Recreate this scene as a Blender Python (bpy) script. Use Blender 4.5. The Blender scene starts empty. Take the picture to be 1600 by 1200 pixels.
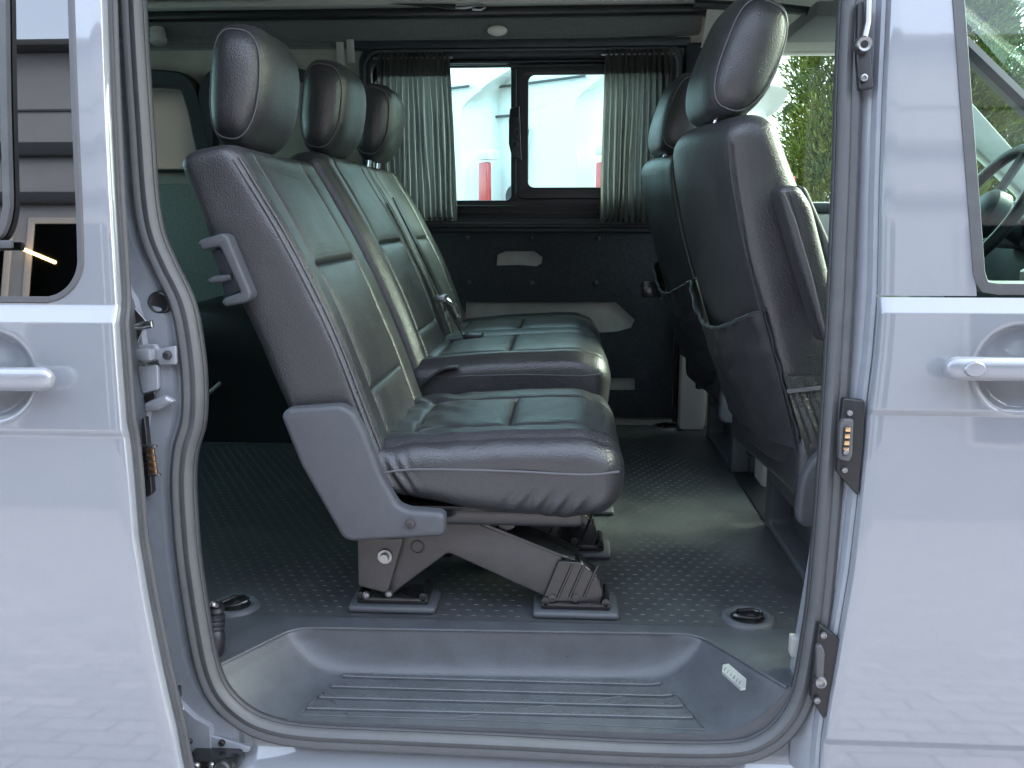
import bpy, bmesh, math, random
import numpy as np
from mathutils import Vector, Matrix, noise
R = math.radians
rng = random.Random(7)
sc = bpy.context.scene
col = sc.collection

# ------------------------------------------------------------------ camera
CAM = np.array([0.0, -1.33, 0.675]); PITCH = R(10.3); YAW = R(3.5); FPX = 1400.0
cd = bpy.data.cameras.new('camera'); cam = bpy.data.objects.new('camera', cd); col.objects.link(cam)
cam.location = CAM; cam.rotation_euler = (math.pi/2 - PITCH, 0, YAW)
cd.sensor_width = 36; cd.lens = 36*FPX/1600; cd.clip_start = 0.02; cd.clip_end = 400
sc.camera = cam
# ------------------------------------------------------------------ sky, sun, exposure
w = bpy.data.worlds.new('World'); sc.world = w; w.use_nodes = True
nt = w.node_tree; nt.nodes.clear()
sky = nt.nodes.new('ShaderNodeTexSky'); sky.sky_type = 'NISHITA'; sky.sun_disc = False
sky.sun_elevation = R(38); sky.sun_rotation = R(62); sky.air_density = 1.2; sky.dust_density = 6.0; sky.ozone_density = 1.0
bg = nt.nodes.new('ShaderNodeBackground'); bg.inputs[1].default_value = 0.15
wo = nt.nodes.new('ShaderNodeOutputWorld'); ov = nt.nodes.new('ShaderNodeMix'); ov.data_type = 'RGBA'; ov.inputs[0].default_value = .6      # even cloud layer over the clear sky
ov.inputs[7].default_value = (2.9, 3.3, 3.95, 1); nt.links.new(sky.outputs[0], ov.inputs[6]); nt.links.new(ov.outputs[2], bg.inputs[0]); nt.links.new(bg.outputs[0], wo.inputs[0])
sl = bpy.data.lights.new('sun', 'SUN'); sl.energy = .8; sl.angle = R(30); sl.color = (1.0, .98, .95)
so = bpy.data.objects.new('sun', sl); col.objects.link(so)
_az = R(62); _el = R(36)   # sky azimuth: 0 = +Y, clockwise seen from above
sd = Vector((math.sin(_az)*math.cos(_el), math.cos(_az)*math.cos(_el), math.sin(_el)))
so.location = sd*20; so.rotation_euler = (-sd).to_track_quat('-Z', 'Y').to_euler()
sc.view_settings.view_transform = 'Standard'; sc.view_settings.look = 'None'
sc.view_settings.exposure = 3.1; sc.view_settings.gamma = 1.0

# ------------------------------------------------------------------ survey helpers: picture sightings turned into metres
_cy, _sy, _cp, _sp = math.cos(YAW), math.sin(YAW), math.cos(PITCH), math.sin(PITCH)
_fw = np.array([-_sy*_cp, _cy*_cp, -_sp]); _rt = np.array([_cy, _sy, 0]); _up = np.cross(_rt, _fw)
def at(x, y, Y=None, Z=None):
    d = _fw*FPX + _rt*(x-800) + _up*(600-y)
    t = (Y-CAM[1])/d[1] if Y is not None else (Z-CAM[2])/d[2]
    return CAM + t*d
def xz(pts, Y): return [tuple(at(x, y, Y=Y)[[0, 2]]) for x, y in pts]
_P = np.polyfit([-.6, -.3, -.13, 0, .2, .4, .6, .8, 1.0, 1.25], [-.03, -.085, -.095, -.088, -.072, -.05, -.022, .006, .04, .10], 5)
def side_y(z): return float(np.polyval(_P, max(-.6, min(1.3, z))))     # the curved side of the van
def on_side(x, y, off=0.0):
    Y = 0.0
    for i in range(40):
        p = at(x, y, Y=Y); Y = .5*Y + .5*(side_y(p[2]) + off)
    return p

# ------------------------------------------------------------------ materials
MATS = {}
def mat(name, colr, rough=.5, metal=0, coat=0, spec=.5, bump=None, var=None, sheen=0, alpha_t=None):
    m = bpy.data.materials.new(name); m.use_nodes = True; N = m.node_tree; n = N.nodes; L = N.links
    b = n['Principled BSDF']
    b.inputs['Base Color'].default_value = (*colr, 1); b.inputs['Roughness'].default_value = rough
    b.inputs['Metallic'].default_value = metal; b.inputs['Coat Weight'].default_value = coat
    b.inputs['Coat Roughness'].default_value = .04; b.inputs['Specular IOR Level'].default_value = spec
    b.inputs['Sheen Weight'].default_value = sheen
    tc = n.new('ShaderNodeTexCoord')
    if var:                                     # (scale, amount, rough_amount)
        t = n.new('ShaderNodeTexNoise'); t.inputs['Scale'].default_value = var[0]; t.inputs['Detail'].default_value = 6
        t.inputs['Roughness'].default_value = .65
        L.new(tc.outputs['Object'], t.inputs['Vector'])
        mr = n.new('ShaderNodeMapRange'); mr.inputs[1].default_value = .3; mr.inputs[2].default_value = .7
        mr.inputs[3].default_value = 1-var[1]; mr.inputs[4].default_value = 1+var[1]
        L.new(t.outputs['Fac'], mr.inputs[0])
        mx = n.new('ShaderNodeMix'); mx.data_type = 'RGBA'; mx.blend_type = 'MULTIPLY'; mx.inputs[0].default_value = 1
        mx.inputs[6].default_value = (*colr, 1)
        L.new(mr.outputs[0], mx.inputs[7]); L.new(mx.outputs[2], b.inputs['Base Color'])
        if len(var) > 2:
            m2 = n.new('ShaderNodeMapRange'); m2.inputs[1].default_value = .3; m2.inputs[2].default_value = .7
            m2.inputs[3].default_value = max(.02, rough-var[2]); m2.inputs[4].default_value = rough+var[2]
            L.new(t.outputs['Fac'], m2.inputs[0]); L.new(m2.outputs[0], b.inputs['Roughness'])
    if bump:                                    # list of (kind, scale, strength, distance)
        prev = None
        for kind, s, st, dist in bump:
            t = n.new('ShaderNodeTexVoronoi' if kind in ('vor', 'dots') else 'ShaderNodeTexNoise')
            t.inputs['Scale'].default_value = s; L.new(tc.outputs['Object'], t.inputs['Vector'])
            if kind == 'noise': t.inputs['Detail'].default_value = 4
            if kind == 'dots': t.inputs['Randomness'].default_value = .1
            bp = n.new('ShaderNodeBump'); bp.inputs['Strength'].default_value = st; bp.inputs['Distance'].default_value = dist
            L.new(t.outputs[0], bp.inputs['Height'])
            if prev: L.new(prev.outputs[0], bp.inputs['Normal'])
            prev = bp
        L.new(prev.outputs[0], b.inputs['Normal'])
        if coat: L.new(prev.outputs[0], b.inputs['Coat Normal'])
    MATS[name] = m; return m
def glass(name, tint, refl=1.0, ior=1.5):
    m = bpy.data.materials.new(name); m.use_nodes = True; N = m.node_tree; n = N.nodes; L = N.links; n.clear()
    o = n.new('ShaderNodeOutputMaterial'); t = n.new('ShaderNodeBsdfTransparent'); t.inputs[0].default_value = (*tint, 1)
    g = n.new('ShaderNodeBsdfGlossy'); g.inputs['Roughness'].default_value = .01; g.inputs[0].default_value = (refl,)*3+(1,)
    f = n.new('ShaderNodeFresnel'); f.inputs[0].default_value = ior; mx = n.new('ShaderNodeMixShader')
    L.new(f.outputs[0], mx.inputs[0]); L.new(t.outputs[0], mx.inputs[1]); L.new(g.outputs[0], mx.inputs[2]); L.new(mx.outputs[0], o.inputs[0])
    MATS[name] = m; return m
def cloth(name, colr, trans):
    m = bpy.data.materials.new(name); m.use_nodes = True; N = m.node_tree; n = N.nodes; L = N.links; n.clear()
    o = n.new('ShaderNodeOutputMaterial'); d = n.new('ShaderNodeBsdfDiffuse'); d.inputs[0].default_value = (*colr, 1)
    t = n.new('ShaderNodeBsdfTranslucent'); t.inputs[0].default_value = (*trans, 1)
    mx = n.new('ShaderNodeMixShader'); mx.inputs[0].default_value = .5
    tc = n.new('ShaderNodeTexCoord'); ns = n.new('ShaderNodeTexNoise'); ns.inputs['Scale'].default_value = 500
    bp = n.new('ShaderNodeBump'); bp.inputs['Strength'].default_value = .3; bp.inputs['Distance'].default_value = .001
    L.new(tc.outputs['Object'], ns.inputs['Vector']); L.new(ns.outputs[0], bp.inputs['Height']); L.new(bp.outputs[0], d.inputs['Normal'])
    L.new(d.outputs[0], mx.inputs[1]); L.new(t.outputs[0], mx.inputs[2]); L.new(mx.outputs[0], o.inputs[0])
    MATS[name] = m; return m
def emit(name, colr, s):
    m = bpy.data.materials.new(name); m.use_nodes = True; b = m.node_tree.nodes['Principled BSDF']
    b.inputs['Emission Color'].default_value = (*colr, 1); b.inputs['Emission Strength'].default_value = s
    b.inputs['Base Color'].default_value = (*colr, 1); MATS[name] = m; return m

mat('paint', (.205, .22, .242), .32, coat=1.0, bump=[('noise', 9, .012, .01)], var=(260, .025, .03))
mat('paint_inner', (.225, .242, .268), .38, coat=.5, var=(40, .06, .06))
mat('leather', (.030, .030, .034), .38, spec=.8, bump=[('vor', 360, .36, .0015), ('noise', 45, .16, .004)], var=(14, .12, .05))
mat('leather_perf', (.030, .031, .033), .41, spec=.8, bump=[('dots', 330, .35, .0012), ('noise', 45, .16, .004)], var=(14, .12, .05))
mat('thread', (.11, .11, .12), .6)
mat('grey_plastic', (.070, .075, .084), .52, bump=[('noise', 900, .35, .0008)], var=(60, .06))
mat('step_plastic', (.062, .068, .076), .34, bump=[('noise', 700, .4, .0009)], var=(18, .16, .07))
mat('floor_rubber', (.055, .058, .062), .42, bump=[('noise', 800, .45, .001)], var=(9, .25, .08))
mat('black_plastic', (.012, .013, .015), .38, bump=[('noise', 700, .2, .0006)])
mat('rubber', (.072, .075, .078), .48, bump=[('noise', 300, .12, .001)], var=(25, .12, .06))
mat('rubber_edge', (.055, .056, .062), .5, var=(25, .12, .06))
mat('rubber_dark', (.035, .036, .04), .5, var=(30, .15))
mat('frame_metal', (.068, .064, .064), .42, metal=.25, var=(40, .12, .06))
mat('black_metal', (.012, .012, .013), .22, coat=.4)
mat('steel', (.33, .33, .34), .36, metal=1, var=(80, .15, .08))
mat('chrome', (.75, .75, .76), .08, metal=1)
mat('brass', (.75, .50, .28), .3, metal=1)
mat('board', (.022, .026, .033), .75, bump=[('noise', 260, .5, .0015)], var=(120, .45))
mat('pale_metal', (.36, .36, .34), .5, var=(12, .15))
mat('felt', (.105, .110, .112), .95, sheen=.3, bump=[('noise', 400, .7, .002)], var=(160, .22))
mat('felt_green', (.20, .235, .215), .95, bump=[('noise', 320, .6, .002)], var=(140, .25))
mat('dark_trim', (.020, .025, .032), .5, bump=[('noise', 500, .2, .0006)], var=(30, .15))
mat('khaki', (.36, .355, .31), .7, var=(7, .18))
mat('light_trim', (.50, .49, .46), .7, bump=[('noise', 500, .25, .0006)], var=(20, .05))
mat('headliner', (.42, .41, .39), .9, bump=[('noise', 500, .4, .001)], var=(40, .06))
mat('lamp_lens', (.62, .60, .55), .3)
mat('white_paint', (.78, .79, .80), .3, coat=.6, var=(3, .03))
mat('red_lens', (.55, .02, .025), .15, coat=1)
mat('white_lens', (.75, .72, .72), .15, coat=1)
mat('tyre', (.02, .02, .02), .8)
mat('label_silver', (.33, .34, .34), .4, metal=.3)
mat('label_ink', (.12, .12, .13), .5)
mat('wall_clad', (.19, .20, .215), .6, var=(2, .1))
mat('yard_pane', (.10, .115, .13), .2)
mat('concrete', (.30, .29, .28), .9, var=(.8, .15))
mat('bark', (.10, .07, .05), .9, var=(9, .3))
glass('glass_tint', (.60, .92, .82)); glass('glass_cab', (.72, .95, .82)); glass('van_glass', (.08, .10, .11)); glass('glass_near', (.74, .90, .86)); glass('glass_dark', (.05, .06, .06), 1.0, 2.3)
MATS['paint'].node_tree.nodes['Principled BSDF'].inputs['Coat IOR'].default_value = 1.8
cloth('curtain_cloth', (.060, .060, .064), (.34, .31, .28))
cloth('blind_cloth', (.30, .29, .25), (.05, .05, .042))
emit('tube_light', (1.0, .62, .22), 6)

# ------------------------------------------------------------------ object helpers
def link(name, me, m=None, parent=None, smooth=True, angle=40):
    o = bpy.data.objects.new(name, me); col.objects.link(o)
    for x in (m if isinstance(m, (list, tuple)) else [m] if m else []): me.materials.append(MATS[x])
    if smooth:
        me.polygons.foreach_set('use_smooth', [True]*len(me.polygons))
        me.set_sharp_from_angle(angle=R(angle))
    if parent is not None: put(o, parent)
    return o
def put(o, parent):
    o.parent = parent
    T = Matrix.Translation(parent.location) if parent.parent is None else Matrix.Identity(4)     # parts sit at the world origin
    o.matrix_parent_inverse = T.inverted()
def pyd(name, v, f, m=None, parent=None, smooth=True, angle=40, mi=None):
    me = bpy.data.meshes.new(name); me.from_pydata([tuple(map(float, p)) for p in v], [], f); me.validate()
    bm = bmesh.new(); bm.from_mesh(me); bmesh.ops.recalc_face_normals(bm, faces=bm.faces); bm.to_mesh(me); bm.free()
    if mi is not None and len(mi) == len(me.polygons): me.polygons.foreach_set('material_index', mi)
    return link(name, me, m, parent, smooth, angle)
def bmo(name, bm, m=None, parent=None, smooth=True, angle=40):
    me = bpy.data.meshes.new(name); bmesh.ops.recalc_face_normals(bm, faces=bm.faces); bm.to_mesh(me); bm.free()
    return link(name, me, m, parent, smooth, angle)
def thing(name, label, cat, loc=(0, 0, 0), group=None):
    o = bpy.data.objects.new(name, None); col.objects.link(o); o.location = loc; o.empty_display_size = .1
    tag(o, label, cat, group); return o
def tag(o, label, cat, group=None):
    o['label'] = label; o['category'] = cat
    if group: o['group'] = group
    return o
def box(name, x0, x1, y0, y1, z0, z1, m, parent=None, bev=.004, seg=2):
    bm = bmesh.new(); bmesh.ops.create_cube(bm, size=1)
    for v in bm.verts: v.co = ((x0+x1)/2+v.co.x*(x1-x0), (y0+y1)/2+v.co.y*(y1-y0), (z0+z1)/2+v.co.z*(z1-z0))
    if bev: bmesh.ops.bevel(bm, geom=bm.edges[:], offset=min(bev, .45*min(x1-x0, y1-y0, z1-z0)), segments=seg, profile=.5, affect='EDGES')
    return bmo(name, bm, m, parent)
def plate(name, outlines, fix, t, m, parent=None, bev=0.0, axis='Y', seg=2, rnd=0):
    """flat shape with holes, extruded to thickness t; outlines are (a, b) loops; axis Y: (x, z) at y=fix..fix+t; Z: (x, y); X: (y, z)"""
    cu = bpy.data.curves.new('tmp', 'CURVE'); cu.dimensions = '2D'; cu.fill_mode = 'BOTH'
    cu.extrude = max(t/2-bev, 0); cu.bevel_depth = bev; cu.bevel_resolution = seg; cu.offset = -bev
    for ol in outlines:
        if rnd: ol = rounded(ol, rnd)
        s = cu.splines.new('POLY'); s.points.add(len(ol)-1)
        for p, q in zip(s.points, ol): p.co = (q[0], q[1], 0, 1)
        s.use_cyclic_u = True
    o = bpy.data.objects.new('tmp', cu); col.objects.link(o)
    dg = bpy.context.evaluated_depsgraph_get(); dg.update()
    me = bpy.data.meshes.new_from_object(o.evaluated_get(dg)); bpy.data.objects.remove(o); bpy.data.curves.remove(cu)
    me.materials.clear()
    n = len(me.vertices); c = np.empty(n*3); me.vertices.foreach_get('co', c); c = c.reshape(-1, 3)
    k = fix + t/2 + c[:, 2]
    c = {'Y': np.stack([c[:, 0], k, c[:, 1]], 1), 'Z': np.stack([c[:, 0], c[:, 1], k], 1), 'X': np.stack([k, c[:, 0], c[:, 1]], 1)}[axis]
    bm = bmesh.new(); bm.from_mesh(me)
    for v, p in zip(bm.verts, c): v.co = p
    bmesh.ops.remove_doubles(bm, verts=bm.verts, dist=1e-5)
    bpy.data.meshes.remove(me)
    return bmo(name, bm, m, parent, True, 35)
def rounded(ol, r, n=6):
    out = []; N = len(ol)
    for i in range(N):
        p = np.array(ol[i], float); a = np.array(ol[i-1], float)-p; b = np.array(ol[(i+1) % N], float)-p
        la, lb = np.linalg.norm(a), np.linalg.norm(b); rr = min(r, .45*la, .45*lb)
        A = p+a/la*rr; B = p+b/lb*rr
        for k in range(n+1):
            t = k/n; out.append(tuple((1-t)**2*A+2*t*(1-t)*p+t*t*B))
    return out
def rrect(a0, a1, b0, b1, r, n=8):
    o = []
    for cx, cz, s in ((a1-r, b1-r, 0), (a0+r, b1-r, 90), (a0+r, b0+r, 180), (a1-r, b0+r, 270)):
        for k in range(n+1): t = R(s+90*k/n); o.append((cx+r*math.cos(t), cz+r*math.sin(t)))
    return o
def spline(pts, n, closed=False):
    P = [np.array(p, float) for p in pts]; N = len(P); out = []
    segs = N if closed else N-1; per = max(1, n//segs)
    for i in range(segs):
        p1, p2 = P[i], P[(i+1) % N]
        p0 = P[i-1] if (closed or i > 0) else 2*p1-p2
        p3 = P[(i+2) % N] if (closed or i+2 < N) else 2*p2-p1
        for k in range(per):
            t = k/per
            out.append(.5*((2*p1)+(-p0+p2)*t+(2*p0-5*p1+4*p2-p3)*t*t+(-p0+3*p1-3*p2+p3)*t**3))
    if not closed: out.append(P[-1])
    return out
def sweep(name, path, prof, m, parent=None, closed=False, b=(0, 1, 0), cap=True, scale=None, angle=40):
    """prof: list of (n, b) offsets, closed loop, swept along path; b is the fixed reference direction"""
    P = [np.array(p, float) for p in path]; N = len(P); K = len(prof); V = []; F = []; b = np.array(b, float)
    for i in range(N):
        t = (P[(i+1) % N]-P[i-1]) if closed else P[min(i+1, N-1)]-P[max(i-1, 0)]
        t /= np.linalg.norm(t)+1e-12; bb = b-t*(b@t); bb /= np.linalg.norm(bb); nn = np.cross(t, bb); s = scale(i/(N-1)) if scale else 1
        for u, v in prof: V.append(P[i]+nn*u*s+bb*v*s)
    for i in range(N if closed else N-1):
        j = (i+1) % N
        for k in range(K): l = (k+1) % K; F.append((i*K+k, i*K+l, j*K+l, j*K+k))
    if cap and not closed: F += [tuple(range(K)), tuple(range((N-1)*K, N*K))]
    return pyd(name, V, F, m, parent, True, angle)
def circ(r, n=10, e=1.0): return [(r*math.cos(2*math.pi*k/n), e*r*math.sin(2*math.pi*k/n)) for k in range(n)]
def tube(name, path, r, m, parent=None, closed=False, n=8, b=None, scale=None):
    if b is None:
        d = np.array(path[-1], float)-np.array(path[0], float); b = (0, 1, 0) if abs(d[1]) < .7*np.linalg.norm(d) else (0, 0, 1)
    return sweep(name, path, circ(r, n), m, parent, closed, b, True, scale)
def lathe(name, prof, c, axis, m, parent=None, n=28, angle=40, squash=1.0):
    a = Vector(axis).normalized(); q = Vector((0, 0, 1)).rotation_difference(a); V = []; F = []; K = len(prof)
    for i in range(n):
        th = 2*math.pi*i/n
        for r, h in prof: V.append(Vector(c)+q @ Vector((r*math.cos(th), squash*r*math.sin(th), h)))
    for i in range(n):
        j = (i+1) % n
        for k in range(K-1): F.append((i*K+k, j*K+k, j*K+k+1, i*K+k+1))
    if prof[0][0] > 1e-6: F.append(tuple(i*K for i in range(n)))
    if prof[-1][0] > 1e-6: F.append(tuple(i*K+K-1 for i in range(n)))
    return pyd(name, V, F, m, parent, True, angle)
def bolt(c, axis, r, parent, m='steel', name='bolt'):
    return lathe(name, [(0, r*.55), (r*.42, r*.55), (r*.5, r*.9), (r*.8, r*.8), (r*.95, r*.5), (r, 0)], c, axis, m, parent, 16)
def grid(name, X, Zv, fn, m, parent=None, angle=40, keep=None):
    V = []; F = []; nx = len(X)
    for z in Zv:
        for x in X: V.append(fn(x, z))
    for i in range(len(Zv)-1):
        for j in range(nx-1):
            if keep and not keep(.5*(X[j]+X[j+1]), .5*(Zv[i]+Zv[i+1])): continue
            F.append((i*nx+j, i*nx+j+1, (i+1)*nx+j+1, (i+1)*nx+j))
    o = pyd(name, V, F, m, parent, True, angle)
    return o
def interp(tab, z):
    t = sorted(tab); return float(np.interp(z, [a for a, b in t], [b for a, b in t]))

# padded upholstery: a rounded block lofted between a front line and a back line (both in x, z), from y0 to y1
def pad(name, front, back, y0, y1, m, parent, seams=(), cross=(), rc=.022, re0=.02, re1=.03, puff=.006, groove=.005,
        wrinkle=0, wseed=0, bulge=0, perf=None, backbulge=0, edge_taper=None, nrow=46, folds=None, ARC=4):
    fr = spline([(a, 0, b) for a, b in front], 60); bk = spline([(a, 0, b) for a, b in back], 60)
    def arc(P):
        d = [0]
        for i in range(1, len(P)): d.append(d[-1]+np.linalg.norm(P[i]-P[i-1]))
        return np.array(d)/d[-1], d[-1]
    af, Lf = arc(fr); ab, _ = arc(bk); fr = np.array(fr); bk = np.array(bk)
    ev = lambda A, P, s: np.array([np.interp(s, A, P[:, k]) for k in range(3)])
    W = y1-y0
    S = set(np.linspace(0, 1, nrow))
    for (v, a, b_) in cross:
        for d in (-.012, -.006, -.003, -.0012, 0, .0012, .003, .006, .012): S.add(min(1, max(0, v+d/Lf)))
    S = sorted(S)
    rows = []                                  # (s, along, inset)
    for k in range(6): th = R(90*k/6); rows.append((0, -re0*math.cos(th), re0*(1-math.sin(th))))
    rows += [(s, 0, 0) for s in S]
    for k in range(1, 8): th = R(90*k/7); rows.append((1, re1*math.sin(th), re1*(1-math.cos(th))))
    wf = set(np.linspace(-.5, .5, 30))
    for sw in seams:
        for d in (-.012, -.006, -.003, -.0012, 0, .0012, .003, .006, .012): wf.add(min(.5, max(-.5, sw+d/W)))
    wf = sorted(wf); V = []; NF = len(wf)
    for s, al, ins in rows:
        f = ev(af, fr, s); b = ev(ab, bk, s)
        d = f-b; th = np.linalg.norm(d); d /= th; tdir = np.cross(d, np.array([0, 1, 0])); tdir /= np.linalg.norm(tdir)
        f2 = ev(af, fr, min(1, s+.02))-ev(af, fr, max(0, s-.02))
        if tdir@f2 < 0: tdir = -tdir
        c = (f+b)/2; hw = W/2-ins; ht = max(th/2-ins, .001); r = max(.0015, min(rc, hw*.9, ht*.9))
        if edge_taper: hw -= edge_taper(s)
        loop = []
        for u in wf:
            y = u/.5*(hw-r); dsm = 9.0
            for sw in seams: dsm = min(dsm, abs(u-sw)*W)
            for (v, a, b_) in cross:
                if a <= u <= b_: dsm = min(dsm, math.hypot(abs(s-v)*Lf, 0))
            h = puff*(1-math.exp(-dsm/.014))-groove*math.exp(-(dsm/.0028)**2)
            h += bulge*(1-(2*u)**2)
            if ins > 0: h *= max(0, 1-ins/.02)
            loop.append((y, ht+h))
        for k in range(1, ARC+1): a = R(90*k/ARC); loop.append((hw-r+r*math.sin(a), ht-r+r*math.cos(a)))
        for k in range(1, 5): loop.append((hw, (ht-r)*(1-2*k/5)))
        for k in range(0, ARC+1): a = R(90*k/ARC); loop.append((hw-r+r*math.cos(a), -(ht-r)-r*math.sin(a)))
        for k in range(1, 10): u = 1-2*k/10; loop.append((u*(hw-r), -ht-backbulge*(1-u*u)))
        for k in range(0, ARC+1): a = R(90*k/ARC); loop.append((-(hw-r)-r*math.sin(a), -(ht-r)-r*math.cos(a)))
        for k in range(1, 5): loop.append((-hw, (ht-r)*(-1+2*k/5)))
        for k in range(0, ARC): a = R(90*k/ARC); loop.append((-(hw-r)-r*math.cos(a), (ht-r)+r*math.sin(a)))
        for y, q in loop: V.append(c+d*q+np.array([0, (y0+y1)/2+y, 0])+tdir*al)
    K = len(V)//len(rows); F = []; MI = []
    for i in range(len(rows)-1):
        for k in range(K):
            F.append((i*K+k, i*K+(k+1) % K, (i+1)*K+(k+1) % K, (i+1)*K+k))
            pm = 0
            if perf and k < NF-1:
                u = .5*(wf[k]+wf[k+1]); s = rows[i][0]
                for (a, b_, s0, s1) in perf:
                    if a < u < b_ and s0 < s < s1: pm = 1
            MI.append(pm)
    F += [tuple(range(K)), tuple(range((len(rows)-1)*K, len(rows)*K))]; MI += [0, 0]
    if wrinkle:
        V2 = []
        for p in V:
            a = noise.noise(Vector((p[0]*9+wseed, p[1]*9, p[2]*9)))*1.0+noise.noise(Vector((p[0]*26+p[2]*14, p[1]*18+wseed, p[2]*10)))*.45
            b2 = noise.noise(Vector((p[0]*9, p[1]*9+5+wseed, p[2]*9)))
            V2.append(p+np.array([a, b2, .7*a])*wrinkle)
        V = V2
    if folds: V = [p+np.array(folds(p)) for p in V]
    mm = [m, 'leather_perf'] if perf else m
    return pyd(name, V, F, mm, parent, True, 60, MI)

# ================================================================== SETTING
def brick_ground():
    m = bpy.data.materials.new('paving'); m.use_nodes = True; N = m.node_tree; n = N.nodes; L = N.links; b = n['Principled BSDF']
    tc = n.new('ShaderNodeTexCoord'); t = n.new('ShaderNodeTexBrick'); t.inputs['Scale'].default_value = 1
    t.inputs['Brick Width'].default_value = .2; t.inputs['Row Height'].default_value = .1; t.inputs['Mortar Size'].default_value = .006
    t.inputs['Color1'].default_value = (.30, .29, .30, 1); t.inputs['Color2'].default_value = (.22, .215, .22, 1); t.inputs['Mortar'].default_value = (.10, .10, .095, 1)
    L.new(tc.outputs['Object'], t.inputs['Vector']); L.new(t.outputs[0], b.inputs['Base Color']); b.inputs['Roughness'].default_value = .85
    bp = n.new('ShaderNodeBump'); bp.inputs['Strength'].default_value = .6; bp.inputs['Distance'].default_value = .01; L.new(t.outputs['Fac'], bp.inputs['Height']); bp.invert = True
    L.new(bp.outputs[0], b.inputs['Normal']); MATS['paving'] = m
brick_ground()
GZ = -.57
g = pyd('ground', [(-150, -150, GZ), (150, -150, GZ), (150, 150, GZ), (-150, 150, GZ)], [(0, 1, 2, 3)], 'paving', smooth=False); g['kind'] = 'structure'

# ================================================================== THE VAN
van = thing('van', 'grey van with its sliding side door pushed open to show the cabin', 'van', (0, .8, GZ))

# ---- front door
FD_OFF = -.045
fd_edge = [(float(p[2]), float(p[0])) for p in (on_side(x, y, FD_OFF) for x, y in [(1398, -120), (1395, 0), (1388, 150), (1383, 300), (1380, 460), (1372, 560), (1362, 640), (1350, 770), (1335, 900), (1316, 1010), (1300, 1100), (1290, 1170)])]
fd_win = [(float(p[2]), float(p[0])) for p in (on_side(x, y, FD_OFF) for x, y in [(1488, -150), (1497, 0), (1508, 150), (1532, 465)])]
def door_feat(z, belt, g1, g2=None, w1=.022):
    y = 0.0
    y += .011*float(np.clip((z-(belt-w1))/w1, 0, 1))
    for gz in (g1, g2):
        if gz is not None:
            y += .006*(1-float(np.clip((z-(gz-.010))/.010, 0, 1)))
    return y
BELT_F = float(on_side(1400, 463, FD_OFF)[2]); G1_F = float(on_side(1400, 640, FD_OFF)[2]); G2_F = float(on_side(1400, 1163, FD_OFF)[2])
HF = on_side(1596, 578, FD_OFF)                  # middle of the handle dish
def fd_y(x, z):
    y = side_y(z)+FD_OFF+door_feat(z, BELT_F, G1_F, G2_F)
    r = math.hypot(x-HF[0], (z-HF[2]))/.066
    if r < 1: y += .020*(1-r**3)*min(1, (1-r)*5)
    return y
zs = sorted(set(list(np.linspace(-.62, 1.3, 150))+[BELT_F-.022, BELT_F, BELT_F-.024, BELT_F+.002, G1_F, G1_F-.010, G1_F+.002, G1_F-.012, G2_F, G2_F-.01, G2_F+.002, G2_F-.012]+list(np.linspace(HF[2]-.07, HF[2]+.07, 36))))
us = [0, .25, .5, .75, 1.0]
def fd_row(z):
    e = interp(fd_edge, z); pts = []
    y0 = fd_y(e+.008, z)
    pts += [(e+.012, y0+.050, z), (e+.003, y0+.045, z), (e-.001, y0+.012, z), (e, y0+.005, z), (e+.0025, y0+.0015, z), (e+.007, y0, z)]
    x1 = interp(fd_win, z) if z >= BELT_F-.002 else 1.42
    xs = list(np.linspace(e+.02, x1, 14)) if z >= BELT_F-.002 else list(np.linspace(e+.02, HF[0]-.07, 10))+list(np.linspace(HF[0]-.066, HF[0]+.066, 34))+list(np.linspace(HF[0]+.07, x1, 12))
    for x in xs: pts.append((x, fd_y(x, z), z))
    if z >= BELT_F-.002: pts += [(x1+.002, fd_y(x1, z)+.004, z), (x1+.003, fd_y(x1, z)+.03, z)]
    return pts
lo = [z for z in zs if z < BELT_F-.002]; hi = [BELT_F]+[z for z in zs if z > BELT_F+.001]
lo.append(BELT_F-.0021)
def loft_rows(name, rows, m, parent, angle=35):
    V = []; F = []; K = len(rows[0])
    for r in rows: V += r
    for i in range(len(rows)-1):
        for k in range(K-1): F.append((i*K+k, i*K+k+1, (i+1)*K+k+1, (i+1)*K+k))
    return pyd(name, V, F, m, parent, True, angle)
fdoor = loft_rows('front_door', [fd_row(z) for z in lo], 'paint', van)
pil = loft_rows('door_window_post', [fd_row(z) for z in hi], 'paint', fdoor)
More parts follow.
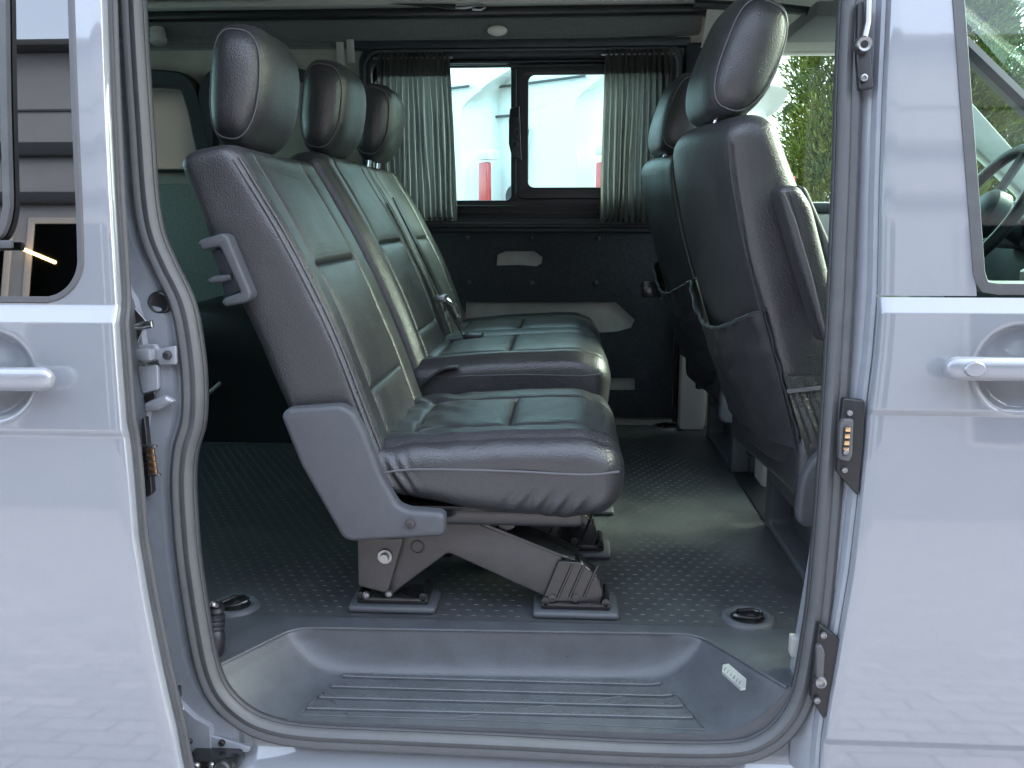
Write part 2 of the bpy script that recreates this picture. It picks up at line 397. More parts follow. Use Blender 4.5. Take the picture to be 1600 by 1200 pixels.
# window rubber, glass and handle
wl = [(interp(fd_win, z), fd_y(interp(fd_win, z), z)+.004, z) for z in np.linspace(1.3, BELT_F+.03, 24)]
xb = wl[-1][0]
wl += [(xb+.004, fd_y(xb, BELT_F+.02)+.004, BELT_F+.018), (xb+.012, fd_y(xb, BELT_F+.02)+.004, BELT_F+.008), (xb+.03, fd_y(xb, BELT_F+.01)+.004, BELT_F+.005), (1.42, fd_y(1.4, BELT_F+.01)+.004, BELT_F+.005)]
sweep('window_rubber', wl, [(-.003, -.006), (.012, -.006), (.015, 0), (.015, .012), (-.003, .012)], 'rubber', fdoor)
grid('window_glass', list(np.linspace(.48, 1.42, 6)), list(np.linspace(BELT_F-.02, 1.3, 24)), lambda x, z: (x, side_y(z)+FD_OFF+.024, z), 'glass_near', fdoor)
def door_handle(parent, xa, xb_, z, yb, zdrop=0):
    P = []; n = 110
    for k in range(n+1):
        t = k/n; x = xa+(xb_-xa)*t; e = min(t, 1-t)/.10
        P.append((x, yb-.030+.008*max(0, 1-e)**2, z+zdrop*t))
    pr = [(.016*math.copysign(abs(math.cos(a))**.7, math.cos(a)), .013*math.copysign(abs(math.sin(a))**.8, math.sin(a))) for a in [2*math.pi*k/18 for k in range(18)]]
    h = sweep('door_handle', P, pr, 'paint', parent, False, (0, 1, 0), True, lambda s: max(.10, math.sqrt(max(0, 1-(1-min(1, min(s, 1-s)/.055))**2))))
    return h
door_handle(fdoor, float(on_side(1476, 567, FD_OFF-.03)[0]), .80, float(HF[2])+.006, float(HF[1]))
lathe('lock_cover', [(0, .004), (.012, .0035), (.0145, .001), (.0148, -.004)], (float(on_side(1522, 566, FD_OFF-.04)[0]), float(HF[1])-.042, float(HF[2])+.007), (0, -1, 0), 'paint', fdoor, 24, 40, .75)
tube('handle_gasket', [(float(on_side(1476, 567, FD_OFF)[0])+.02, float(HF[1])-.002, float(HF[2])+.006), (.78, float(HF[1])-.002, float(HF[2])+.006)], .011, 'rubber_dark', fdoor)
box('door_light_block', .47, 1.4, .0, .03, -.45, .5, 'dark_trim', fdoor)  # unseen sheet behind the door skin, added to block light

# ---- door pillar (right jamb) between seal and front door
jr = []
for z in np.linspace(-.3, 1.35, 70):
    e = interp(fd_edge, z); ys = side_y(z)
    jr.append([(e-.034, ys+.06, z), (e-.034, ys+.012, z), (e-.026, ys+.006, z), (e-.020, ys-.004, z), (e-.011, ys-.010, z), (e-.007, ys-.022, z), (e-.002, ys-.024, z), (e+.006, ys-.016, z), (e+.02, ys-.01, z), (e+.05, ys, z)])
pillar = loft_rows('door_pillar', jr, 'paint_inner', van, 28)
# ---- fittings on the pillar
def side_plate(name, px, parent, m, off, t, bev=.002):
    P = [on_side(x, y, off) for x, y in px]; ol = [(p[0], p[2]) for p in P]; yc = float(np.mean([p[1] for p in P]))
    o = plate(name, [ol], 0, t, m, parent, bev, 'Y', 2, .004)
    for v in o.data.vertices: v.co.y += side_y(v.co.z)+off
    return o
up_p = side_plate('latch_plate', [(1341, 4), (1352, 0), (1358, 48), (1366, 138), (1343, 141), (1339, 90)], van, 'black_plastic', -0.0280, .012)
ps = on_side(1349, 70, -0.0340)
lathe('roller', [(0, .002), (.004, .002), (.005, .006), (.009, .007), (.0115, .004), (.012, -.008)], tuple(ps), (0, -1, 0), 'steel', up_p, 24)
lathe('roller_bore', [(0, .0075), (.0045, .0075), (.005, .006)], tuple(ps), (0, -1, 0), 'black_plastic', up_p, 20)
tube('latch_blade', [tuple(on_side(1357, -10, -0.0380)), tuple(on_side(1356, 35, -0.0380)), tuple(on_side(1351, 58, -0.0380))], .0045, 'steel', up_p)
bolt(tuple(on_side(1349, 122, -0.0300)), (0, -1, 0), .006, up_p)
mid_p = side_plate('contact_plate', [(1318, 622), (1352, 626), (1350, 690), (1341, 776), (1308, 738), (1311, 690)], van, 'black_plastic', -0.0340, .014)
cp = side_plate('contact_housing', [(1318, 655), (1334, 655), (1332, 712), (1327, 722), (1311, 718), (1313, 664)], mid_p, 'rubber', -0.0420, .012)
cs = side_plate('contact_slot', [(1319, 666), (1329, 666), (1326, 712), (1316, 712)], mid_p, 'black_metal', -.0445, .004, .0008)
for k in range(4):
    c = on_side(1324.5-.9*k, 671+10.5*k, -.0465); box('contact_pin', c[0]-.0035, c[0]+.0035, c[1]-.002, c[1]+.002, c[2]-.003, c[2]+.003, 'brass', mid_p, .0008)
bolt(tuple(on_side(1327, 645, -0.0360)), (0, -1, 0), .0045, mid_p); bolt(tuple(on_side(1319, 734, -0.0360)), (0, -1, 0), .0045, mid_p)
bolt(tuple(on_side(1321, 706, -.0465)), (0, -1, 0), .004, mid_p)
low_p = side_plate('striker_plate', [(1280, 974), (1316, 1002), (1311, 1040), (1296, 1115), (1287, 1124), (1267, 1092), (1272, 1040)], van, 'black_plastic', -0.0320, .014)
st = side_plate('striker_channel', [(1276, 1010), (1284, 1008), (1289, 1020), (1287, 1060), (1276, 1062)], low_p, 'rubber', -0.0400, .010)
bolt(tuple(on_side(1281, 1064, -0.0360)), (0, -1, 0), .0095, low_p); bolt(tuple(on_side(1286, 992, -0.0360)), (0, -1, 0), .005, low_p); bolt(tuple(on_side(1276, 1094, -0.0360)), (0, -1, 0), .005, low_p)

# ---- rubber seal round the opening
sl_px = [(1356, -320), (1345, -150), (1331, 60), (1323, 300), (1309, 600), (1287, 900), (1271, 1020), (1257, 1085), (1232, 1132), (1195, 1163), (1140, 1178), (1000, 1177), (800, 1167), (600, 1158), (480, 1152), (415, 1140), (372, 1118), (340, 1085), (322, 1045), (309, 985), (293, 880), (286, 800), (284, 745), (288, 700), (300, 655), (301, 590), (293, 520), (281, 470), (257, 420), (236, 370), (225, 310), (217, 200), (208, 60), (200, -120), (196, -320)]
SL = [on_side(x, y, -.004) for x, y in sl_px]
SLc = [tuple(p) for p in spline([tuple(p) for p in SL], 200)]
hw_ = .0165
sp_ = [(-.016, .012), (-.0175, .002), (-.015, -.007), (-.009, -.012), (-.003, -.0115), (0, -.009), (.003, -.0115), (.009, -.012), (.0155, -.006), (.0175, .003), (.016, .012)]
seal = sweep('door_seal', SLc, sp_, 'rubber', van, False, (0, 1, 0))
sweep('seal_lip', SLc, [(-.0180+.0026*math.cos(t), .006+.006*math.sin(t)) for t in np.linspace(0, 2*math.pi, 9)[:-1]], 'rubber_dark', seal, False, (0, 1, 0))

# ---- left jamb (pillar behind the opened door)
def jl_y(x, z): return side_y(z)+.006
def seal_left_x(z):
    best = min((p for p in SLc if p[0] < -.3 and p[2] > -.09), key=lambda p: abs(p[2]-z)); return best[0]
rows = []
for z in np.linspace(-.14, 1.3, 110):
    xs_ = seal_left_x(max(z, -.085)); ys = side_y(z)
    zz = -.1
    rows.append([(xs_-.006, ys+.05, z), (xs_-.008, ys+.012, z), (xs_-.018, ys+.004, z), (xs_-.026, ys+.0045, z), (xs_-.032, ys-.003, z), (xs_-.062, ys-.004, z), (xs_-.066, ys-.012, z), (xs_-.12, ys-.012, z), (xs_-.20, ys-.006, z)])
jamb = loft_rows('rear_pillar', rows, 'paint_inner', van, 28)
# fittings on the rear pillar
pj = on_side(250, 473, .0)
lathe('round_plug', [(0, .004), (.011, .004), (.0145, .006), (.017, .004), (.018, -.004)], tuple(pj), (0, -1, 0), 'black_plastic', jamb, 26)
ht = side_plate('hook_plate', [(209, 480), (229, 502), (214, 538)], jamb, 'steel', -.022, .004, .001)
tube('hook', [tuple(on_side(212, 509, -.03)), tuple(on_side(226, 505, -.045)), tuple(on_side(237, 503, -.045)), tuple(on_side(238, 509, -.045)), tuple(on_side(225, 512, -.04)), tuple(on_side(213, 513, -.03))], .003, 'steel', ht)
bx_ = side_plate('guide_bracket', [(214, 540), (243, 538), (246, 546), (275, 540), (276, 570), (247, 570), (247, 563), (222, 568)], jamb, 'paint_inner', -.016, .010)
q = on_side(262, 555, -.02); bolt(tuple(q), (0, -1, 0), .007, bx_, 'rubber_dark'); 
q0 = on_side(232, 553, -.02); box('bracket_nose', q0[0]-.013, q0[0]+.012, q0[1]-.018, q0[1], q0[2]-.008, q0[2]+.010, 'paint', bx_, .004)
hs = side_plate('lock_housing', [(214, 572), (246, 570), (247, 609), (222, 616)], jamb, 'paint_inner', -.016, .012)
side_plate('lock_slot', [(223, 617), (241, 611), (243, 622), (226, 630)], jamb, 'black_metal', -.018, .004, .001)
side_plate('lock_ledge', [(224, 631), (243, 623), (258, 618), (272, 628), (248, 641), (226, 646)], jamb, 'paint', -.024, .014, .005)
cb = side_plate('contact_block', [(220, 655), (226, 652), (231, 700), (238, 772), (224, 780)], jamb, 'black_plastic', -.024, .014)
for k in range(4):
    c = on_side(235.5+1.4*k, 705+10.2*k, -.04); box('contact_pad', c[0]-.006, c[0]+.006, c[1]-.003, c[1]+.003, c[2]-.004, c[2]+.004, 'brass', cb, .001)
c = on_side(235, 697, -.04); box('contact_guard', c[0]-.017, c[0]+.009, c[1]-.004, c[1]+.004, c[2]-.002, c[2]+.002, 'steel', cb, .001)
c = on_side(242, 741, -.04); box('contact_guard', c[0]-.009, c[0]+.009, c[1]-.004, c[1]+.004, c[2]-.002, c[2]+.002, 'steel', cb, .001)
for k in range(5):
    c = on_side(226.5+.8*k, 709+8*k, -.034); box('contact_fin', c[0]-.006, c[0]+.003, c[1]-.003, c[1]+.003, c[2]-.0022, c[2]+.0022, 'black_metal', cb, .0008)
for (x, y) in ((262, 1042), (264, 1052)): tube('wire_clip', [tuple(on_side(x-6, y, -.012)), tuple(on_side(x, y-4, -.022)), tuple(on_side(x+4, y+4, -.022)), tuple(on_side(x-2, y+10, -.014))], .0028, 'rubber_dark', jamb)
c = on_side(277, 1080, -.02); box('bracket_clip', c[0]-.010, c[0]+.006, c[1]-.012, c[1]+.004, c[2]-.009, c[2]+.009, 'black_metal', jamb, .002)
tube('guide_pin', [tuple(on_side(272, 1110, -.02)), tuple(on_side(284, 1108, -.03))], .0035, 'steel', jamb)
tube('guide_pin', [tuple(on_side(179, 20, -.02)), tuple(on_side(182, 38, -.02))], .003, 'steel', jamb)
tube('guide_pin', [tuple(on_side(178, 65, -.02)), tuple(on_side(187, 64, -.02))], .004, 'steel', jamb)

# ---- sill below the opening
rows = []
for x in np.linspace(-1.4, 1.4, 60):
    t = np.clip((x+.40)/.5, 0, 1)*0
    rows.append([(x, -.055, -.090), (x, -.072, -.100), (x, -.080, -.128), (x, -.094, -.142), (x, -.106, -.149), (x, -.116, -.152), (x, -.118, -.157), (x, -.104, -.160), (x, -.100, -.172), (x, -.118, -.178), (x, -.150, -.181), (x, -.160, -.188), (x, -.163, -.23), (x, -.15, -.36), (x, -.10, -.40)])
sill = loft_rows('sill', rows, 'paint', van, 30)
# corner gussets between sill and pillars
gl = side_plate('corner_gusset', [(262, 1105), (300, 1118), (330, 1150), (392, 1168), (388, 1176), (290, 1166), (278, 1140)], jamb, 'paint_inner', -.010, .006, .001)
bolt(tuple(on_side(296, 1158, -.012)), (0, -1, 0), .0055, jamb, 'black_metal'); bolt(tuple(on_side(347, 1160, -.012)), (0, -1, 0), .0055, jamb, 'black_metal')
c = on_side(335, 1186, -.03)
car = box('roller_carriage', c[0]-.040, c[0]+.038, c[1]-.015, c[1]+.03, c[2]-.016, c[2]+.006, 'black_metal', sill, .006)
lathe('roller_wheel', [(0, .008), (.010, .008), (.013, .005), (.013, -.005), (.010, -.008), (0, -.008)], (c[0]+.02, c[1]-.018, c[2]-.004), (0, -1, .25), 'black_plastic', car, 20)
bolt((c[0]-.022, c[1]-.016, c[2]-.002), (0, -1, 0), .007, car); bolt((c[0]+.002, c[1]-.016, c[2]+.001), (0, -1, 0), .005, car)

# ---- sliding door, pushed back
SO = -.115
sd_edge = [(float(p[2]), float(p[0])) for p in (on_side(x, y, SO) for x, y in [(148, -150), (153, 0), (158, 150), (165, 300), (176, 480), (190, 670), (198, 750), (206, 850), (223, 950), (243, 1050), (266, 1150), (275, 1200), (290, 1260)])]
BELT_S = float(on_side(60, 478, SO)[2]); G1_S = float(on_side(40, 672, SO)[2]); HS = on_side(-2, 588, SO)
WB = float(on_side(60, 470, SO)[2])              # lower edge of the window
sw_tab = [(float(p[2]), float(p[0])) for p in (on_side(x, y, SO) for x, y in [(97, -150), (104, 0), (111, 200), (117, 330), (119, 400)])]
WR = .055
def sw_x(z):
    zc = WB+WR; x = interp(sw_tab, max(z, zc))
    if z < zc: x -= WR-math.sqrt(max(0, WR*WR-(zc-z)**2))
    return x
def sd_y(x, z):
    y = side_y(z)+SO+door_feat(z, BELT_S, G1_S)
    r = math.hypot(x-HS[0]+.01, z-HS[2])/.066
    if r < 1: y += .020*(1-r**3)*min(1, (1-r)*5)
    return y
zs2 = sorted(set(list(np.linspace(-.62, 1.3, 150))+[BELT_S-.022, BELT_S, BELT_S-.024, BELT_S+.002, G1_S, G1_S-.010, G1_S+.002, G1_S-.012]+list(np.linspace(HS[2]-.07, HS[2]+.07, 36))+list(np.linspace(WB, WB+WR, 16))))
def sd_row(z, hi):
    e = interp(sd_edge, z); y0 = sd_y(e-.008, z)
    if hi:
        x1 = sw_x(z); xs = list(np.linspace(x1, e-.02, 12)); pts = [(x1-.002, sd_y(x1, z)+.02, z), (x1-.001, sd_y(x1, z)+.003, z)]
    else:
        xs = list(np.linspace(-1.7, HS[0]-.08, 10))+list(np.linspace(HS[0]-.077, HS[0]+.057, 34))+list(np.linspace(HS[0]+.062, e-.02, 10)); pts = []
    pts += [(x, sd_y(x, z), z) for x in xs]
    return pts+[(e-.007, y0, z), (e-.0025, y0+.0015, z), (e, y0+.005, z), (e+.001, y0+.012, z), (e+.001, y0+.02, z)]
sdoor = loft_rows('sliding_door', [sd_row(z, False) for z in zs2 if z <= WB], 'paint', van)
loft_rows('door_window_post', [sd_row(z, True) for z in zs2 if z >= WB-.0005], 'paint', sdoor)
# leading edge with its rubber lips
rows = []
for z in np.linspace(-.55, 1.3, 110):
    e = interp(sd_edge, z); y0 = sd_y(e-.008, z)
    rows.append([(e+k*.7, y0+.012+(d-.014)*.52, z) for k, d in ((.001, .014), (.0025, .020), (.006, .021), (.0075, .026), (.006, .032), (.002, .034), (.003, .042), (.0075, .046), (.009, .053), (.0065, .060), (.001, .064), (-.01, .068), (-.04, .070))])
loft_rows('edge_seal', rows, 'rubber_edge', sdoor, 45)
door_handle(sdoor, -.95, float(on_side(82, 587, SO-.03)[0]), float(HS[2])+.002, float(HS[1]))
tube('handle_gasket', [(-.93, float(HS[1])-.002, float(HS[2])+.002), (float(on_side(82, 587, SO)[0])-.02, float(HS[1])-.002, float(HS[2])+.002)], .011, 'rubber_dark', sdoor)
wl = [(sw_x(z), sd_y(sw_x(z), z)+.003, z) for z in np.linspace(1.3, WB+WR+.001, 26)]+[(sw_x(z), sd_y(sw_x(z)-.01, z)+.003, z) for z in np.linspace(WB+WR-.002, WB+.0005, 14)]+[(-1.7, sd_y(-1.5, WB)+.003, WB)]
sweep('window_rubber', wl, [(-.004, -.004), (.003, -.005), (.007, -.002), (.008, .012), (-.004, .012)], 'rubber', sdoor)
grid('window_glass', list(np.linspace(-1.7, -.62, 6)), list(np.linspace(WB-.02, 1.3, 24)), lambda x, z: (x if x < -.7 else min(x, sw_x(z)+.004), side_y(z)+SO+.018, z), 'glass_dark', sdoor)
zc_ = float(on_side(0, 360, SO)[2])
ip = [tuple(on_side(x, y, SO+.010)) for x, y in [(4, -150), (6, 0), (8, 150), (12, 300), (11, 330), (6, 352), (-4, 368), (-30, 374)]]
sweep('pane_frame', [tuple(p) for p in spline(ip, 40)], [(-.005, -.004), (.005, -.004), (.005, .006), (-.005, .006)], 'rubber', sdoor)
c = on_side(2, 381, SO+.006); box('pane_latch', c[0]-.03, c[0]+.016, c[1]-.006, c[1]+.004, c[2]-.006, c[2]+.005, 'grey_plastic', sdoor, .002)

# ---- floor, step well
inwell = [(-.532, -.077), (-.453, .061), (.223, .078), (.331, -.092)]
def edge_d(p, a, b):
    a = np.array(a); b = np.array(b); d = b-a; n = np.array([d[1], -d[0]])/np.linalg.norm(d); return float((np.array(p)-a)@n)
def smin(a, b, k): h = max(k-abs(a-b), 0)/k; return min(a, b)-h*h*k*.25
def step_z(x, y):
    dl = edge_d((x, y), inwell[0], inwell[1])/.105; db = edge_d((x, y), inwell[1], inwell[2])/.034; dr = edge_d((x, y), inwell[2], inwell[3])/.105
    t = smin(smin(dl, db, .55), dr, .55)+.02
    t = max(0.0, min(1.0, t)); lip = 0
    s = 1-(1-t)**2.2
    if t < .12: s = s*(t/.12)**.6
    depth = .068+.012*np.clip((.05-y)/.14, 0, 1)
    return -depth*s
xs_ = list(np.linspace(-.64, .46, 320)); ys_ = list(np.linspace(-.125, .05, 46))+list(np.linspace(.052, .068, 22))+[.08, .10]
def step_pt(x, v):
    y = min(.108, v+.0251*(x+.453)) if v < .09 else .108
    y = max(y, -.092)
    return (x, y, step_z(x, y))
stepo = grid('step_well', xs_, ys_, step_pt, 'step_plastic', van, 70, lambda x, y: not ((x > .362 or x < -.552) and y+.0251*(x+.453) < -.055))
rim = rounded([(-.5419, -.0943), (-.453, .061), (.223, .078), (.3305, -.0912)], .035, 10)[11:-11]
rim = [(-.541, -.0915)]+rim+[(.330, -.0895)]
sweep('step_rim', [(x, y, .0005) for x, y in rim], [(-.0032, -.001), (-.002, .0014), (0, .002), (.002, .0014), (.0032, -.001)], 'step_plastic', stepo, False, (0, 0, 1))
# tread ribs with raised studs
def tread(x, y): p = at(x, y, Z=-.074); return p
def on_tread(px, py): 
    z = -.074
    for i in range(12):
        p = at(px, py, Z=z); z = step_z(p[0], p[1])
    return p
ribs = [((537, 1056), (1033, 1068)), ((519, 1073), (1050, 1086)), ((500, 1090), (1067, 1103)), ((481, 1107), (1082, 1121))]
for a, b in ribs:
    A = on_tread(*a); B = on_tread(*b); bm = bmesh.new(); n = 60; prev = None
    pr = [(-.0060, -.004), (-.0054, .0030), (-.004, .0042), (.004, .0042), (.0054, .0030), (.0060, -.004)]
    P = [A+(B-A)*k/n for k in range(n+1)]; P = [np.array([p[0], p[1], step_z(p[0], p[1])]) for p in P]
    o = sweep('tread_rib', P, pr, 'step_plastic', stepo, False, (0, 0, 1), True)
    bm = bmesh.new(); bm.from_mesh(o.data); nn = 38
    for k in range(nn):
        for s in (-.0024, .0024):
            p = A+(B-A)*(k+.5+(.25 if s > 0 else 0))/(nn+.5); z = step_z(p[0], p[1])+.0042
            r_ = bmesh.ops.create_cube(bm, size=1)
            for v in r_['verts']: v.co = (p[0]+v.co.x*(.0058 if v.co.z < 0 else .003), p[1]+s+v.co.y*(.0026 if v.co.z < 0 else .0012), z+(v.co.z*.0018))
    bm.to_mesh(o.data); bm.free(); o.data.set_sharp_from_angle(angle=R(40))
bor = [on_tread(x, y) for x, y in [(467, 1117), (505, 1082), (545, 1046), (700, 1049), (1030, 1058), (1060, 1087), (1101, 1140), (800, 1127), (467, 1117)]]
bp2 = []
for i in range(len(bor)-1):
    for k in range(12):
        p = bor[i]+(bor[i+1]-bor[i])*k/12; bp2.append((p[0], p[1], step_z(p[0], p[1])+.0004))
tube('tread_border', bp2, .0016, 'step_plastic', stepo, True, 6, (0, 0, 1))
def inside(x, z):
    c = False; n = len(SLc)
    for i in range(n):
        a, b = SLc[i-1], SLc[i]
        if (a[2] > z) != (b[2] > z) and x < (b[0]-a[0])*(z-a[2])/(b[2]-a[2])+a[0]: c = not c
    return c
grid('step_flange', list(np.linspace(-.57, .385, 160)), list(np.linspace(-.13, .0, 26)), lambda x, z: (x, -.0915, min(z, step_z(x, -.0915))), 'step_plastic', stepo, 40, lambda x, z: inside(x, z))
# silver label stuck on the step
lab = [on_tread(x, y) for x, y in [(1129, 1042), (1138, 1040), (1166, 1064), (1165, 1077), (1157, 1078), (1128, 1052)]]
lc = sum(lab)/6
V = [(p[0], p[1], p[2]+.0035) for p in lab]+[(p[0], p[1], p[2]-.001) for p in lab]
lo_ = pyd('label', V, [(0, 1, 2, 3, 4, 5)]+[(i, (i+1) % 6, 6+(i+1) % 6, 6+i) for i in range(6)], 'label_silver', stepo, False)
for k in range(6):
    a = on_tread(1134+4.6*k, 1047+4.2*k); b = on_tread(1131.5+4.6*k, 1051+4.4*k); 
    tube('print_line', [(a[0], a[1], a[2]+.004), (b[0], b[1], b[2]+.004)], (.0007 if k % 3 else .0012), 'label_ink', lo_, n=4, b=(0, 0, 1))
# rubber floor
floor = plate('floor_mat', [[(-2.0, .106), (.458, .106), (.458, 1.7), (-2.0, 1.7)]], -.02, .02, 'floor_rubber', van, 0, 'Z')
for x0, x1 in ((-2.0, -.638), (.458, 1.9)): plate('floor_mat', [[(x0, -.07), (x1, -.07), (x1, .1055 if x0 < 0 else 1.7), (x0, .1055 if x0 < 0 else 1.7)]], -.02, .0195, 'floor_rubber', van, 0, 'Z')
V = []; F = []
def dash(x, y, l, w, h=.0006):
    b = len(V); V.extend([(x-l, y-w, -.0005), (x+l, y-w, -.0005), (x+l, y+w, -.0005), (x-l, y+w, -.0005), (x-l*.8, y-w*.35, h), (x+l*.8, y-w*.35, h), (x+l*.8, y+w*.35, h), (x-l*.8, y+w*.35, h)])
    F.extend([(b+4, b+5, b+6, b+7), (b, b+1, b+5, b+4), (b+1, b+2, b+6, b+5), (b+2, b+3, b+7, b+6), (b+3, b, b+4, b+7)])
j = 0; y = .125
while y < 1.6:
    x = -1.15+(.01275 if j % 2 else 0)
    while x < .40:
        if not (-.39 < x < -.21 and .11 < y < .22) and not (-.07 < x < .11 and .1 < y < .22) and math.hypot(x-.317, y-.14) > .056: dash(x, y, .0044, .0013)
        x += .0255
    y += .0225; j += 1
st_ = pyd('floor_studs', V, F, 'floor_rubber', floor, False); st_['kind'] = 'stuff'
# lashing rings
def lashing(x, y, a):
    o = lathe('lashing_ring', [(.0, -.012+.0135), (.024, .0015), (.030, .003), (.033, .006), (.036, .0078), (.041, .0075), (.0455, .004), (.047, .0)], (x, y, 0), (0, 0, 1), 'grey_plastic', floor, 40)
    lathe('ring_cup', [(0, .0022), (.022, .0022), (.0285, .0042)], (x, y, 0), (0, 0, 1), 'black_plastic', o, 32)
    d = np.array([math.cos(a), math.sin(a)]); n_ = np.array([-d[1], d[0]])
    p = [(x+d[0]*u+n_[0]*v, y+d[1]*u+n_[1]*v, .0068+.004*h) for u, v, h in [(-.020, -.012, 0), (.004, -.019, 1), (.020, -.012, 1.2), (.024, 0, 1.2), (.020, .012, 1.2), (.004, .019, 1), (-.020, .012, 0)]]
    tube('ring_bar', p, .0034, 'black_metal', o, True, 8, (0, 0, 1))
    lathe('ring_screw', [(0, .006), (.006, .006), (.008, .003)], (x+d[0]*.006, y+d[1]*.006, .002), (0, 0, 1), 'steel', o, 14)
for x, y, a in ((.317, .14, -.4), (.332, 1.60, .3), (-.585, .135, .5), (-1.055, 1.62, .2)): lashing(x, y, a)
# black belt roller beside the step
c = at(342, 1030, Z=-.0)
c = np.array([-.553, -.045, 0.0])
hk = lathe('belt_roller', [(0, .085), (.008, .085), (.010, .080), (.0155, .078), (.017, .072), (.0145, .069), (.0145, .066), (.0175, .064), (.0175, .060), (.0155, .058), (.0175, .056), (.0175, .052), (.0155, .050), (.0175, .048), (.0175, .044), (.0155, .042), (.0175, .038), (.019, .03), (.018, .008), (.012, -.012), (0, -.016)], tuple(c), (.05, .12, 1), 'black_plastic', van, 28)
bolt((c[0]+.006, c[1]+.0, c[2]+.084), (.05, .12, 1), .006, hk)
pb = at(1240, 1010, Y=-.03)
box('belt_tongue', pb[0]-.006, pb[0]+.010, -.04, -.02, pb[2]-.014, pb[2]+.018, 'pale_metal', van, .003)

# ---- far side wall, window, panels
YF = 1.62
win_h = rrect(-.640, .328, .672, 1.192, .05)
rear_h = rrect(-1.75, -1.22, .846, 1.095, .05)
wall = plate('far_wall', [[(-2.0, -.02), (.455, -.02), (.455, 1.43), (-2.0, 1.43)], win_h, rear_h], YF+.012, .05, 'khaki', van, 0)
board_h = [xz([(777, 398), (790, 392), (835, 392), (848, 402), (846, 412), (838, 416), (812, 414), (776, 415)], YF), xz([(728, 472), (962, 472), (992, 500), (986, 512), (965, 518), (930, 520), (880, 520), (728, 520)], YF), xz([(945, 590), (992, 590), (992, 609), (945, 609)], YF)]
plate('lining_board', [[(-.66, .03), (.352, .03), (.352, .648), (-.66, .648)]]+board_h, YF-.006, .010, 'board', wall, .0015)
plate('inner_skin', [[(-.60, .05), (.33, .05), (.33, .63), (-.60, .63)]], YF+.006, .004, 'pale_metal', wall)
sq = at(1020, 452, Y=YF-.01); box('belt_slot', sq[0]-.032, sq[0]+.030, YF-.010, YF-.003, sq[2]-.026, sq[2]+.028, 'black_metal', wall, .003)
for px, py in ((731, 371), (832, 372), (935, 373), (1038, 374), (733, 441), (832, 442), (932, 442), (1033, 467)):
    q = at(px, py, Y=YF-.008); bolt((q[0], YF-.007, q[2]), (0, -1, 0), .007, wall, 'grey_plastic', 'screw')
# window surround
fr = plate('side_window', [rrect(-.665, .352, .650, 1.222, .06), rrect(-.625, .312, .688, 1.178, .045)], YF-.022, .034, 'dark_trim', van, .006)
def loop3(ol, y): return [(a, y, b) for a, b in ol]
sweep('frame_bead', loop3(rrect(-.645, .332, .668, 1.200, .052), YF-.024), circ(.0042, 8), 'rubber', fr, True)
gy = YF+.045
plate('fixed_frame', [rrect(-.64, .33, .672, 1.192, .04), rrect(-.60, -.185, .742, 1.163, .018), rrect(-.150, .290, .77, 1.145, .018)], YF+.012, .03, 'black_plastic', fr, .004)
plate('slider_frame', [rrect(-.168, .305, .745, 1.163, .024), rrect(-.128, .270, .782, 1.128, .020)], YF-.004, .016, 'black_plastic', fr, .004)
for z in (1.155, 1.168, 1.180): box('upper_rail', -.61, .30, YF-.010, YF+.008, z-.0035, z+.003, 'dark_trim', fr, .0015)
for z in (.690, .705, .722): box('lower_rail', -.61, .30, YF-.012, YF+.010, z-.004, z+.0035, 'dark_trim', fr, .0015)
for px in (770, 868):
    q = at(px, 332, Y=YF-.012); box('rail_stop', q[0]-.014, q[0]+.014, YF-.018, YF-.004, q[2]-.004, q[2]+.004, 'rubber_dark', fr, .002)
q = at(806, 205, Y=YF-.01)
lh = plate('slide_latch', [xz([(797, 170), (812, 166), (815, 250), (800, 246), (795, 225), (795, 190)], YF-.01)], YF-.02, .02, 'black_plastic', fr, .004)
for k in range(4): q = at(806, 187+13*k, Y=YF-.021); box('latch_key', q[0]-.008, q[0]+.008, YF-.023, YF-.018, q[2]-.007, q[2]+.007, 'dark_trim', lh, .002)
grid('window_pane', [-.61, -.16], [.735, 1.17], lambda x, z: (x, YF+.030, z), 'glass_tint', fr)
grid('window_pane', [-.14, .285], [.765, 1.14], lambda x, z: (x, YF+.004, z), 'glass_tint', fr)
# ledge below the window
for z0, z1, y0, m_ in ((.640, .655, .020, 'dark_trim'), (.655, .664, .030, 'rubber_dark')): box('window_ledge', -.70, .36, YF-y0, YF+.01, z0, z1, m_, wall, .004)
# upright beside the board and pale pillar
tube('trim_edge', [(.362, YF-.012, .02), (.362, YF-.012, .64)], .008, 'black_plastic', wall)
box('far_pillar_cover', .372, .455, YF-.06, YF+.01, 0.0, .50, 'light_trim', wall, .012)
box('far_pillar_trim', .356, .455, YF-.035, YF+.01, .50, 1.215, 'dark_trim', wall, .010)
